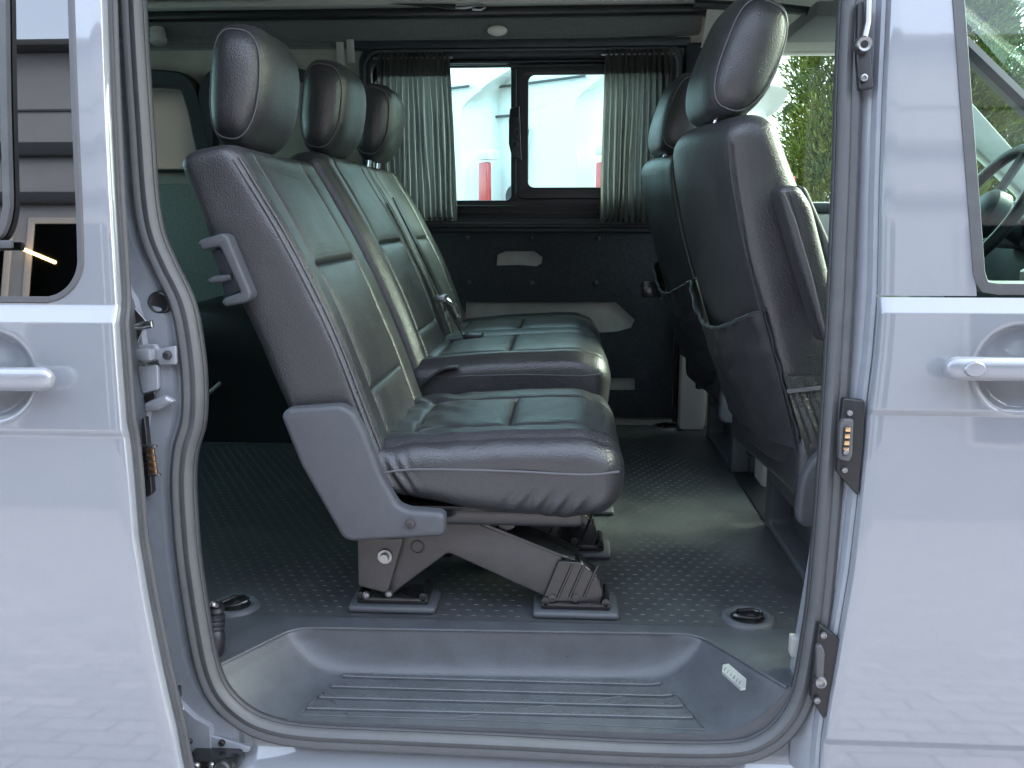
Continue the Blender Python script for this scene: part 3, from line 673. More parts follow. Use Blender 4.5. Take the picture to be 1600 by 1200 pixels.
# header above the window: dark trim, felt band, black rail, pale strip
box('header_trim', -.70, .372, YF-.03, YF+.01, 1.205, 1.232, 'dark_trim', wall, .006)
hd = [(YF+.012, 1.228), (YF-.03, 1.232), (YF-.05, 1.25), (YF-.065, 1.282), (YF-.06, 1.29), (YF+.012, 1.29)]
rows = [[(x, y, z-(.016*max(0, (x-.10)/.3) if z < 1.26 else 0)*-1) for y, z in hd] for x in np.linspace(-2.0, .40, 40)]
loft_rows('header_felt', rows, 'felt', wall, 50)
box('header_rail', -2.0, .50, YF-.10, YF-.02, 1.288, 1.312, 'black_plastic', wall, .006)
box('roof_strip', -2.0, .55, YF-.13, YF-.02, 1.3135, 1.334, 'headliner', wall, .006)
q = at(777, 48, Y=YF-.062)
dl = lathe('dome_lamp', [(0, .009), (.014, .0085), (.024, .006), (.030, .002), (.031, -.006)], (q[0], YF-.060, q[2]), (0, -1, -.35), 'lamp_lens', wall, 30, 40, .52)
tube('lamp_rim', [(q[0]+.034*math.cos(t), YF-.062+.006*math.sin(t)*0, q[2]+.0185*math.sin(t)) for t in np.linspace(0, 2*math.pi, 30)[:-1]], .002, 'felt', dl, True)
# strap with hook hanging below the roof
s0 = at(610, 8, Y=1.48); s1 = at(712, 13, Y=1.48); s2 = at(758, 12, Y=1.48)
plate('roof_strap', [[(s0[0], s0[2]+.004), (s1[0], s1[2]+.012), (s1[0], s1[2]-.006), (s0[0]+.06, s0[2]-.002)]], 1.475, .01, 'black_plastic', van, .002)
tube('strap_hook', [(s1[0]-.01, 1.48, s1[2]+.002), (s1[0]+.03, 1.478, s1[2]+.001), (s2[0]-.01, 1.478, s2[2]+.008), (s2[0], 1.478, s2[2]), (s2[0]-.012, 1.478, s2[2]-.006), (s1[0]+.05, 1.478, s1[2]-.003)], .0042, 'steel', van)
# belt anchor pieces on the far pillar
for px, y0, y1 in ((531, 66, 108), (547, 62, 98)):
    a = at(px, y0, Y=1.56); b = at(px+2, y1, Y=1.56)
    an = sweep('belt_anchor', [tuple(a), tuple(b)], [(.012*math.cos(t), .006*math.sin(t)) for t in np.linspace(0, 2*math.pi, 15)[:-1]], 'pale_metal', wall)
a = at(246, 45, Y=1.55); lathe('coat_knob', [(0, .0), (.022, .0), (.024, .02), (.021, .024), (.021, .03), (.026, .032), (.024, .046), (.014, .050), (0, .051)], (a[0], a[1], a[2]), (.1, -.2, -1), 'pale_metal', wall, 22)
# rear quarter of the far wall
grid('window_blind', [-1.80, -1.18], [.83, 1.12], lambda x, z: (x, YF+.03, z), 'blind_cloth', wall)
def bar_frame(pts, wd, y): return [tuple(p) for p in spline([(a, y, b) for a, b in xz(pts, y)], 60)]
qf = sweep('quarter_frame', bar_frame([(120, 120), (200, 122), (262, 124), (292, 132), (306, 165), (315, 205), (324, 250), (327, 300)], .03, YF-.015), [(-.026, -.016), (-.02, -.024), (.02, -.024), (.026, -.016), (.026, .03), (-.026, .03)], 'dark_trim', wall)
sweep('quarter_frame', bar_frame([(331, 300), (328, 200), (322, 150), (330, 126), (350, 116), (420, 114), (470, 118), (490, 140), (500, 250)], .03, YF-.015), [(-.018, -.016), (-.014, -.022), (.014, -.022), (.018, -.016), (.018, .03), (-.018, .03)], 'dark_trim', wall)
box('quarter_header', -2.0, -.70, YF-.028, YF+.01, 1.215, 1.232, 'felt', wall, .004)
box('quarter_sill', -2.0, -1.17, YF-.012, YF+.011, .832, .842, 'black_plastic', wall, .002)
box('quarter_lining', -2.0, -.665, YF-.02, YF+.011, .25, .795, 'felt_green', wall, .006)
box('quarter_lining', -2.0, -.665, YF-.016, YF+.011, .0, .249, 'dark_trim', wall, .003)
rows = []
for k in range(70):
    th = math.pi*k/39; rr = 1.0
    rows.append([(-1.08+.40*math.cos(th)*s, y, .44*math.sin(th)*s-.002) for y, s in ((YF, 1.0), (1.36, .985), (1.325, .95), (1.31, .90), (1.308, .6), (1.316, .55), (1.316, .0))])
arch = loft_rows('wheel_arch', rows, 'black_plastic', van, 50)
tube('arch_rod', [tuple(at(x, y, Y=1.30)) for x, y in [(300, 628), (325, 615), (345, 598)]], .006, 'pale_metal', arch)
q = at(312, 478, Y=YF-.02); lathe('lining_hole', [(0, .002), (.011, .002), (.013, -.004)], (q[0], YF-.02, q[2]), (0, -1, 0), 'black_metal', wall, 18)
# shell that closes the cabin
shell = box('roof', -2.05, .98, -.02, 1.72, 1.42, 1.46, 'headliner', van, .01)
plate('rear_wall', [[(-.05, -.05), (1.7, -.05), (1.7, 1.43), (-.05, 1.43)], rrect(.15, 1.5, .70, 1.25, .06)], -2.06, .06, 'khaki', van, .004, 'X')
pyd('added_rear_glass', [(-2.03, .12, .68), (-2.03, 1.53, .68), (-2.03, 1.53, 1.27), (-2.03, .12, 1.27)], [(0, 1, 2, 3)], 'glass_tint', van, False)  # unseen tailgate window, added to let more light into the cabin
grid('near_quarter', list(np.linspace(-2.0, -.80, 6)), list(np.linspace(-.15, 1.42, 30)), lambda x, z: (x, side_y(z)+.02, z), 'khaki', van)
box('near_header', -2.0, .95, .05, .14, 1.22, 1.43, 'headliner', van, .02)
box('under_floor', -2.0, 1.9, -.08, 1.7, -.30, -.16, 'black_metal', van, .004)
# ---- cab: far door, dashboard, wheel, windscreen
cabw = plate('driver_door', [[(.46, -.1), (1.8, -.1), (1.8, .45), (1.55, .72), (.98, 1.30), (.46, 1.30)], rounded([(.56, .735), (1.44, .735), (.93, 1.185), (.56, 1.185)], .04)], YF, .06, 'light_trim', van, .01)
grid('door_glass', [.54, 1.46], [.72, 1.2], lambda x, z: (x, YF+.03, z), 'glass_cab', cabw)
box('door_sill_trim', .52, 1.5, YF-.03, YF+.005, .70, .733, 'grey_plastic', cabw, .008)
box('door_sill_trim', .52, 1.5, YF-.025, YF+.006, .60, .699, 'light_trim', cabw, .008)
cabr = plate('cab_headliner', [[(.38, 1.30), (1.0, 1.30), (1.0, .07), (.50, .07), (.44, .8)]], 1.325, .05, 'headliner', van, .02, 'Z')
cab_cove = loft_rows('cab_cove', [[(x, YF+.01, 1.19), (x, YF-.05, 1.20), (x, YF-.10, 1.235), (x, YF-.16, 1.30), (x, YF-.28, 1.335)] for x in np.linspace(.40, 1.0, 8)], 'headliner', cabr)
tube('headliner_edge', [tuple(at(x, y, Y=1.2)) for x, y in [(1085, 6), (1215, 12), (1285, 20), (1305, 8), (1330, -10)]], .012, 'black_plastic', cabr)
vq = at(1290, 48, Y=1.35); box('sun_visor', vq[0]-.09, vq[0]+.12, 1.12, 1.46, vq[2]-.012, vq[2]+.03, 'felt', cabr, .012)
dash_ = loft_rows('dashboard', [[(1.18, y, .10), (1.20, y, .40), (1.22, y, .52), (1.26, y, .60), (1.36, y, .645), (1.55, y, .66), (1.8, y, .64), (1.9, y, .5)] for y in np.linspace(.02, 1.62, 12)], 'dark_trim', van)
box('instrument_hood', 1.19, 1.40, .98, 1.34, .60, .70, 'black_plastic', dash_, .03, 4)
for yy in (.30, .62, .84): lathe('air_vent', [(0, .004), (.030, .004), (.036, .010), (.042, .004), (.043, -.01)], (1.215, yy, .47), (-1, 0, .1), 'grey_plastic', dash_, 22)
box('glove_lid', 1.165, 1.20, .12, .56, .20, .40, 'grey_plastic', dash_, .012)
lv = tube('gear_lever', [(1.14, .80, .40), (1.10, .80, .47), (1.07, .80, .53)], .012, 'chrome', dash_); lathe('gear_knob', [(0, .05), (.018, .046), (.024, .03), (.02, .01), (.012, 0)], (1.07, .80, .525), (-.4, 0, 1), 'light_trim', dash_, 18)
sw = np.array([1.10, 1.16, .70]); ax = Vector((-.86, 0, .50)).normalized(); qd = Vector((0, 0, 1)).rotation_difference(ax)
wp = [tuple(Vector(sw)+qd @ Vector((.185*math.cos(t), .185*math.sin(t), 0))) for t in np.linspace(0, 2*math.pi, 49)[:-1]]
V = []; 
sw_o = tube('steering_wheel', wp, .0155, 'black_plastic', van, True, 10, tuple(ax))
lathe('wheel_hub', [(0, .02), (.05, .018), (.065, .005), (.068, -.03), (.03, -.07), (.03, -.14)], tuple(sw), tuple(ax), 'dark_trim', sw_o, 26)
for a in (0, 90, 180): tube('wheel_spoke', [tuple(Vector(sw)+qd @ Vector((r_*math.cos(R(a+0)), r_*math.sin(R(a)), -.004))) for r_ in (.05, .12, .18)], .012, 'grey_plastic', sw_o, n=8, b=tuple(ax))
pyd('windscreen', [(1.80, .05, .66), (1.80, 1.62, .66), (1.0, 1.50, 1.38), (1.0, .15, 1.38)], [(0, 1, 2, 3)], 'glass_cab', van, False)
tube('windscreen_post', [(1.82, YF+.03, .62), (1.40, YF, 1.02), (.98, YF-.04, 1.37)], .030, 'dark_trim', van)
pyd('bonnet', [(1.78, .0, .64), (1.78, 1.7, .64), (2.7, 1.6, .42), (2.7, .1, .42)], [(0, 1, 2, 3)], 'paint', van, False)
# ================================================================== SEATS
def headrest(parent, c, a, b, h, tilt, near_seam=True, lean=0):
    V = []; F = []; ny, nt = 26, 44; ct, st2 = math.cos(tilt), math.sin(tilt)
    def outl(t, s):
        ca, sa = math.cos(t), math.sin(t); e = .66
        x = a*s*math.copysign(abs(ca)**e, ca); z = h*(s**.75)*math.copysign(abs(sa)**e, sa)
        if z < 0: x *= 1-.26*(z/h)**2
        x += .10*a*(1-(z/h)**2)
        return x, z
    ysv = [-b*math.cos(math.pi*k/(ny-1)) for k in range(ny)]
    ysv = [math.copysign(b*(abs(y)/b)**.8, y) for y in ysv]
    for y in ysv:
        u = abs(y)/b; s = max(.02, (1-u**4.5)**.42)
        if u > .8: s = s
        for k in range(nt):
            x, z = outl(2*math.pi*k/nt, s)
            d = -.0025*math.exp(-((u-.83)/.03)**2)
            x *= 1+d/a; z *= 1+d/h
            wv = noise.noise(Vector((x*14+c[1]*7, y*10, z*14)))*.0022
            x += wv
            V.append((c[0]+x*ct+z*st2, c[1]+y+lean*z, c[2]+z*ct-x*st2))
    for i in range(ny-1):
        for k in range(nt): F.append((i*nt+k, i*nt+(k+1) % nt, (i+1)*nt+(k+1) % nt, (i+1)*nt+k))
    F += [tuple(range(nt)), tuple(range((ny-1)*nt, ny*nt))]
    o = pyd('headrest', V, F, 'leather', parent, True, 70)
    for sgn in (-1, 1):
        u = .83; s = (1-u**4.5)**.42; p = []
        for k in range(nt):
            x, z = outl(2*math.pi*k/nt, s*1.004); p.append((c[0]+x*ct+z*st2, c[1]+sgn*b*u+lean*z, c[2]+z*ct-x*st2))
        tube('piping', p, .0013, 'thread', o, True, 6)
    for dy in (-.45*b, .45*b):
        p0 = (c[0]-h*.85*st2, c[1]+dy, c[2]-h*.85*ct); p1 = (c[0]-h*1.45*st2, c[1]+dy, c[2]-h*1.45*ct)
        tube('headrest_post', [p0, p1], .0055, 'chrome', parent, n=10)
        lathe('post_collar', [(0, .006), (.010, .006), (.012, .002), (.012, -.006)], (p1[0]+(p0[0]-p1[0])*.36, p1[1], p1[2]+(p0[2]-p1[2])*.36), (p0[0]-p1[0], 0, p0[2]-p1[2]), 'black_plastic', parent, 16)
    return o
def line_tube(name, pts, y, r, m, parent): return tube(name, [tuple(p) for p in spline([(a, y, b) for a, b in pts], 40)], r, m, parent, n=6)
BF = [(-.285, .235), (-.311, .304), (-.380, .496), (-.457, .658), (-.526, .776)]
BB = [(-.412, .235), (-.462, .367), (-.530, .537), (-.579, .645), (-.617, .760)]
def foot(parent, x0, x1, y0, y1):
    p = box('floor_pad', x0, x1, y0, y1, .0, .013, 'grey_plastic', parent, .006, 3)
    box('foot_lock', x0+.014, x1-.014, y0+.012, y1-.008, .0132, .026, 'black_metal', p, .003)
    for x in (x0+.022, x1-.022): tube('lock_roller', [(x, y0+.012, .028), (x, y1-.008, .028)], .0075, 'black_metal', p)
    return p
def seat_frame(parent, y, dx=0):
    rl = xz([(560, 838), (562, 912), (607, 924), (620, 880), (632, 838)], .14)
    ml = xz([(628, 838), (606, 922), (612, 930), (640, 908), (700, 864), (858, 936), (880, 872), (742, 814), (690, 800)], .14)
    S = lambda L: [(a+dx, b) for a, b in L]
    plate('frame_leg', [S(rl)], y-.012, .012, 'frame_metal', parent, .002, rnd=.006)
    plate('frame_leg', [S(ml)], y, .026, 'frame_metal', parent, .003, rnd=.008)
    fb = plate('front_bracket', [S(xz([(846, 938), (872, 874), (908, 876), (934, 898), (943, 925), (938, 942)], .14))], y-.010, .046, 'black_metal', parent, .003, rnd=.006)
    for px in (872, 890, 912): 
        a = xz([(px, 930), (px+22, 880)], .14); tube('bracket_rib', [(a[0][0]+dx, y-.010, a[0][1]), (a[1][0]+dx, y-.010, a[1][1])], .0028, 'black_metal', fb, n=6)
    for px, py in ((863, 931), (899, 931)): q = xz([(px, py)], .14)[0]; bolt((q[0]+dx, y-.010, q[1]), (0, -1, 0), .0075, fb, 'frame_metal')
    for px, py in ((575, 925), (610, 923)): q = xz([(px, py)], .14)[0]; bolt((q[0]+dx, y-.014, q[1]), (0, -1, 0), .0068, parent, 'steel')
    q = xz([(604, 865)], .14)[0]; lathe('pivot_bolt', [(0, .014), (.007, .014), (.008, .006), (.0125, .006), (.013, 0)], (q[0]+dx, y-.012, q[1]), (0, -1, 0), 'steel', parent, 20)
    q = xz([(652, 855)], .14)[0]; tube('frame_boss', [(q[0]+dx+.011*math.cos(t), y-.0005, q[1]+.011*math.sin(t)) for t in np.linspace(0, 2*math.pi, 21)[:-1]], .0016, 'rubber_dark', parent, True, 6)
    plate('beam_flange', [S(xz([(742, 812), (905, 878), (903, 882), (738, 818)], .14))], y, .075, 'black_metal', parent, .001)
    plate('cross_rail', [S(xz([(690, 800), (820, 790), (930, 790), (925, 800), (820, 818), (700, 836)], .14))], y+.004, .03, 'frame_metal', parent, .003)
    foot(parent, -.377+dx, -.223+dx, y-.022, y+.062); foot(parent, -.053+dx, .095+dx, y-.026, y+.060)

# ---- single seat next to the step
s1 = thing('single_seat', 'single black leather seat with a grey side cover, beside the entry step', 'seat', (-.12, .3, 0))
bk = pad('backrest', BF, BB, .098, .552, 'leather', s1, seams=(-.34, .34), cross=((.665, -.34, .34), (.27, -.34, .34)), rc=.020, re1=.024, puff=.006, wrinkle=.0022, wseed=3, perf=((-.34, .34, .67, 1.01),))
nf = [(a+.002, b) for a, b in BF[:]]
line_tube('piping', [(a-.006, b-.004) for a, b in nf], .1015, .0017, 'thread', bk)
line_tube('piping', [(a-.0005, b) for a, b in nf], .110, .0012, 'thread', bk)
CT = [(-.335, .300), (-.20, .314), (-.06, .322), (.02, .324), (.058, .314)]
CBm = [(-.31, .222), (-.20, .204), (-.07, .188), (.0, .184), (.048, .192)]
def cushion_folds(p):
    x, y, z = p; dy = dz = 0.0
    m1 = math.exp(-((x+.02)/.07)**2)*math.exp(-((z-.215)/.030)**2) if y < .16 else 0      # slanting pull folds low on the near side
    q_ = x-.9*(z-.2); dy -= m1*.0055*math.sin(q_*190+1.2*math.sin(z*60))
    m2 = math.exp(-((x+.285)/.030)**2)*math.exp(-((z-.245)/.04)**2) if y < .15 else 0
    dy -= m2*.005*math.sin((x+z*.6)*300)
    if z > .27 and x < -.17:                                                               # puckers at the back of the seat
        m3 = min(1, (-.17-x)/.07); dz += m3*.0026*math.sin((y*.8+x*.9)*85+2.5*noise.noise(Vector((x*16, y*16, 2))))
    return (0, dy, dz)
cu = pad('cushion', CT, CBm, .088, .545, 'leather', s1, seams=(-.33, .33), cross=((.18, -.33, .33), (.60, -.33, .33)), rc=.040, re0=.02, re1=.046, puff=.009, wrinkle=.0035, wseed=11, folds=cushion_folds, nrow=90, ARC=9, perf=((-.33, .33, .60, 1.01), (-.33, .33, .2, .60)))
line_tube('piping', [(-.315, .262), (-.25, .272), (-.10, .272), (.03, .268), (.088, .274)], .0865, .0019, 'thread', cu)
headrest(s1, (-.572, .338, .904), .053, .135, .107, R(8))
sc_ol = xz([(443, 648), (452, 636), (535, 630), (556, 642), (572, 672), (598, 740), (624, 786), (640, 793), (690, 797), (697, 803), (697, 828), (690, 834), (552, 842), (538, 836), (474, 724)], .075)
cov = plate('side_cover', [sc_ol], .058, .034, 'grey_plastic', s1, .009, 'Y', 4, .008)
q = xz([(641, 818)], .058)[0]; bolt((q[0], .058, q[1]), (0, -1, 0), .0085, cov, 'frame_metal')
hd_ol = xz([(314, 380), (318, 374), (352, 364), (360, 369), (397, 458), (396, 466), (388, 472), (356, 478), (351, 473), (354, 465), (380, 456), (349, 388), (345, 385), (320, 391)], .08)
hd_ = plate('fold_handle', [hd_ol], .066, .034, 'grey_plastic', s1, .005, 'Y', 3, .004)
plate('fold_lever', [xz([(325, 437), (336, 431), (362, 428), (364, 436), (352, 440), (330, 443)], .08)], .072, .022, 'grey_plastic', hd_, .004, 'Y', 3, .003)
plate('handle_recess', [xz([(330, 392), (346, 387), (378, 455), (352, 468), (345, 430)], .085)], .082, .016, 'dark_trim', hd_, .003)
seat_frame(s1, .142); seat_frame(s1, .425)
tube('cross_tube', [(-.31, .15, .10), (-.31, .45, .10)], .018, 'frame_metal', s1); tube('cross_tube', [(-.10, .15, .165), (-.10, .45, .165)], .018, 'frame_metal', s1)
box('seat_pan', -.30, .03, .115, .52, .165, .202, 'black_metal', s1, .01)
# ---- double seat
s2 = thing('double_seat', 'double black leather bench seat beyond the single seat, under the curtained window', 'seat', (-.12, 1.05, 0))
zo = .020
bk2 = pad('backrest', [(a+.004, b+zo) for a, b in BF[1:]], [(a+.004, b+zo) for a, b in BB[1:]], .602, 1.50, 'leather', s2, seams=(-.42, -.10, -.015, .015, .10, .42), cross=((.62, -.42, -.10), (.20, -.42, -.10), (.62, .10, .42), (.20, .10, .42)), rc=.026, re1=.034, puff=.008, wrinkle=.002, wseed=5, perf=((-.42, -.10, .62, 1.01), (.10, .42, .62, 1.01)))
zc = .062
cu2 = pad('cushion', [(a, b+zc) for a, b in CT], [(a, b+zc-.01) for a, b in CBm], .592, 1.505, 'leather', s2, seams=(-.42, -.08, .08, .42), cross=((.10, -.42, -.08), (.52, -.42, -.08), (.10, .08, .42), (.52, .08, .42)), rc=.030, re1=.046, puff=.009, wrinkle=.0035, wseed=21, perf=((-.42, -.08, .1, 1.01), (.08, .42, .1, 1.01)))
line_tube('piping', [(-.31, .338), (-.1, .346), (.03, .345), (.08, .35)], .5905, .0017, 'thread', cu2)
headrest(s2, (-.552, .812, .926), .056, .138, .106, R(8)); headrest(s2, (-.537, 1.265, .943), .056, .130, .104, R(8))
seat_frame(s2, .70, .02); seat_frame(s2, 1.36, .02)
box('seat_pan', -.30, .03, .63, 1.46, .185, .256, 'black_metal', s2, .01)
bp_ = [(-.455, 1.045, .735), (-.388, 1.04, .60), (-.330, 1.03, .48), (-.272, 1.0, .392), (-.235, .965, .378)]
sweep('seat_belt', [tuple(p) for p in spline(bp_, 30)], [(-.002, -.022), (.002, -.022), (.002, .022), (-.002, .022)], 'black_plastic', s2)
tg = tube('belt_tongue', [(-.318, 1.02, .470), (-.300, 1.015, .455), (-.285, 1.005, .425)], .008, 'chrome', s2)
box('belt_latch', -.345, -.318, 1.0, 1.055, .466, .484, 'steel', s2, .004)
box('belt_buckle', -.262, -.215, .93, .985, .374, .392, 'black_plastic', s2, .005)
def ribbon(name, pts, w_, m, parent, b=(0, 1, 0)): return sweep(name, [tuple(p) for p in spline(pts, 24)], [(-.0015, -w_), (.0015, -w_), (.0015, w_), (-.0015, w_)], m, parent, False, b)
ribbon('belt_stub', [(-.325, .585, .315), (-.290, .578, .345), (-.262, .575, .362), (-.235, .575, .366)], .016, 'rubber_dark', s1)
# ---- front seats
FF = [(.545, .26), (.500, .42), (.440, .60), (.383, .725), (.346, .806)]
FB = [(.408, .26), (.356, .42), (.300, .60), (.268, .725), (.254, .806)]
def front_seat(name, label, dy, armrest):
    s = thing(name, label, 'seat', (.62, .42+dy, 0), 'front seats')
    b = pad('backrest', FF, FB, .195+dy, .650+dy, 'leather', s, seams=(-.34, .34), rc=.030, re1=.040, puff=.005, wrinkle=.003, wseed=31+dy, backbulge=.030)
    bl = [(.410, .25), (.360, .42), (.304, .60), (.272, .725), (.260, .800)]
    line_tube('piping', [(a-.0005, z) for a, z in bl], .199+dy, .0019, 'rubber_dark', b)
    # map pocket with gathered edge
    def pk(u, v):
        y = .196+dy+.455*u; zt = .53-.05*math.sin(math.pi*min(1, u*1.15))+.06*max(0, u-.55)
        z = .29+(zt-.29)*v; x = interp([(bb, aa) for aa, bb in FB], z)-.030*(1-(2*u-1)**2)-.010-.012*v*math.sin(math.pi*u)+.020*abs(2*u-1)**7
        x += .0016*math.sin(u*70+2*math.sin(u*13))*v**4+.004*noise.noise(Vector((u*9, v*9, dy*3)))
        return (x, y, z)
    po = grid('map_pocket', list(np.linspace(0, 1, 90)), list(np.linspace(0, 1, 26)), pk, 'leather', b, 70)
    tube('pocket_hem', [pk(u, 1) for u in np.linspace(0, 1, 90)], .0032, 'leather', po, n=6, scale=None)
    tube('hem_stitch', [(pk(u, .985)[0]-.0035, pk(u, .985)[1], pk(u, .985)[2]) for u in np.linspace(0, 1, 90)], .0009, 'rubber', po, n=5)
    # gathered skirt of the cover, plastic valance and frame below
    def sk(u, v):
        x = .40+.20*u-.045*v*0; z = .25+.17*v
        xx = interp([(bb, aa) for aa, bb in FB], z)+.012+.15*u
        return (xx, .190+dy-.006*math.sin(math.pi*v)-.003*math.sin(u*38+v*4)*(1-abs(2*v-1)), z)
    grid('cover_skirt', list(np.linspace(0, 1, 60)), list(np.linspace(0, 1, 20)), sk, 'leather', b, 70)
    ribbon('skirt_band', [(.372, .183+dy, .395), (.43, .180+dy, .402), (.51, .183+dy, .408)], .003, 'thread', b, (0, 0, 1))
    pad('cushion', [(.42, .330), (.60, .345), (.80, .36), (.88, .35)], [(.42, .20), (.60, .19), (.80, .20), (.87, .22)], .185+dy, .655+dy, 'leather', s, seams=(-.34, .34), rc=.035, re1=.05, wrinkle=.003, nrow=20)
    vl = plate('side_valance', [rounded([(.395, .16), (.40, .255), (.43, .30), (.50, .315), (.75, .27), (.80, .17)], .03)], .165+dy, .026, 'grey_plastic', s, .008, 'Y', 3)
    box('slide_rail', .43, .85, .20+dy, .225+dy, .17, .20, 'black_metal', s, .004); box('slide_rail', .43, .85, .60+dy, .625+dy, .17, .20, 'black_metal', s, .004)
    headrest(s, (.298, .360+dy, .942), .058, .132, .106, R(20))
    if armrest:
        ol = xz([(1206, 300), (1216, 290), (1240, 291), (1260, 320), (1296, 460), (1310, 520), (1300, 535), (1278, 532), (1268, 500), (1236, 400)], .14)
        ar = plate('armrest', [ol], .120, .062, 'leather', s, .015, 'Y', 4, .014)
        tube('armrest_seam', [(a, .1195, b_) for a, b_ in xz([(1218, 300), (1236, 345), (1262, 430), (1286, 528)], .12)], .0016, 'thread', ar)
        ol2 = xz([(1238, 290), (1252, 294), (1275, 345), (1296, 392), (1316, 470), (1300, 470), (1262, 345)], .17)
        plate('recliner_cover', [ol2], .150, .044, 'grey_plastic', s, .006, 'Y', 3, .006)
    s.location.x -= .02; s.rotation_euler.z = R(4)
    return s
front_seat('passenger_seat', 'front passenger seat in black leather with a folded armrest, seen from behind', 0, True)
front_seat('driver_seat', 'black leather driver seat hidden behind the passenger seat', .80, False)
# seat boxes
def seat_box(y0, y1):
    o = plate('seat_box', [rrect(y0, y1, .0, .165, .012), rrect(y0+.05, y1-.05, .02, .115, .012)], .450, .05, 'grey_plastic', van, .006, 'X')
    box('box_back', .496, .80, y0+.004, y1-.004, .002, .160, 'grey_plastic', o, .006); return o
sb1 = seat_box(.225, .64); sb2 = seat_box(1.05, 1.50)
cons = plate('cup_bin', [rounded([(.505, .92), (.60, .90), (.64, .98), (.60, 1.04), (.505, 1.03)], .02)], 0, .145, 'light_trim', van, .008, 'Z', 3)
plate('cab_step_edge', [[(.452, .1), (.458, 1.62), (.52, 1.62), (.52, .1)]], .0, .004, 'black_plastic', van, .0015, 'Z')
box('brake_lever', .50, .62, .70, .73, .05, .12, 'black_plastic', van, .01)

# ================================================================== CURTAINS
def curtain(name, label, xa, xb, zt, zb, seed, n):
    r = random.Random(seed); ph = [r.uniform(-.5, .5) for _ in range(n+3)]; am = [r.uniform(.5, 1.25) for _ in range(n+3)]
    nu = n*12; V = []; F = []; nv = 46
    for j in range(nv):
        v = j/(nv-1)                              # 0 top .. 1 bottom
        for i in range(nu+1):
            u = i/nu; t = u*n; k = int(t)
            p = t+.16*math.sin(3*v+k)+.35*noise.noise(Vector((u*7, v*2.2, seed)))*min(1, v*3)
            a = (am[k]*(1-(t-k))+am[k+1]*(t-k))*(.007+.011*min(1, v*2.2))
            y = a*math.sin(2*math.pi*p)+.004*noise.noise(Vector((u*22, v*5, seed)))
            if v < .14: y += .0035*math.sin(2*math.pi*t*2.3+9*v)*(1-v/.14)
            xs2 = xa+(xb-xa)*(u+.004*math.cos(2*math.pi*p))
            xs2 += (.02*v if xa < -.3 else -.008*v)*(u if xa < -.3 else 1-u)
            V.append((xs2, YF-.055+y, zt+(zb-zt)*v+(.004*math.sin(2*math.pi*t*1.3) if j == 0 else 0)))
    for j in range(nv-1):
        for i in range(nu): F.append((j*(nu+1)+i, j*(nu+1)+i+1, (j+1)*(nu+1)+i+1, (j+1)*(nu+1)+i))
    c = thing(name, label, 'curtain', ((xa+xb)/2, YF-.055, zb), 'window curtains')
    cl = pyd('cloth', V, F, 'curtain_cloth', c, True, 180)
    # heading band: a second layer sewn over the rod
    nb = nu+1; hv = [(x, y-.004, z) for x, y, z in V[:nb*7]]
    pyd('heading', hv, [f for f in F if max(f) < nb*7], 'curtain_cloth', c, True, 180)
    tube('rod', [(xa-.01, YF-.055, zt-.012), (xb+.01, YF-.055, zt-.012)], .0035, 'steel', c)
    tube('hem_cord', [(xa+.0, YF-.055, zb+.008), (xb+.015, YF-.055, zb+.008)], .003, 'rubber_dark', c)
    return c
curtain('curtain', 'dark pleated curtain drawn back behind the rear headrests', -.600, -.372, 1.186, .676, 3, 13)
curtain('curtain', 'dark pleated curtain drawn back beside the front seats', .108, .312, 1.190, .672, 8, 12)
q = at(590, 129, Y=1.60); lathe('curtain_button', [(0, .006), (.006, .005), (.008, 0)], tuple(q), (0, -1, 0), 'chrome', fr, 14)

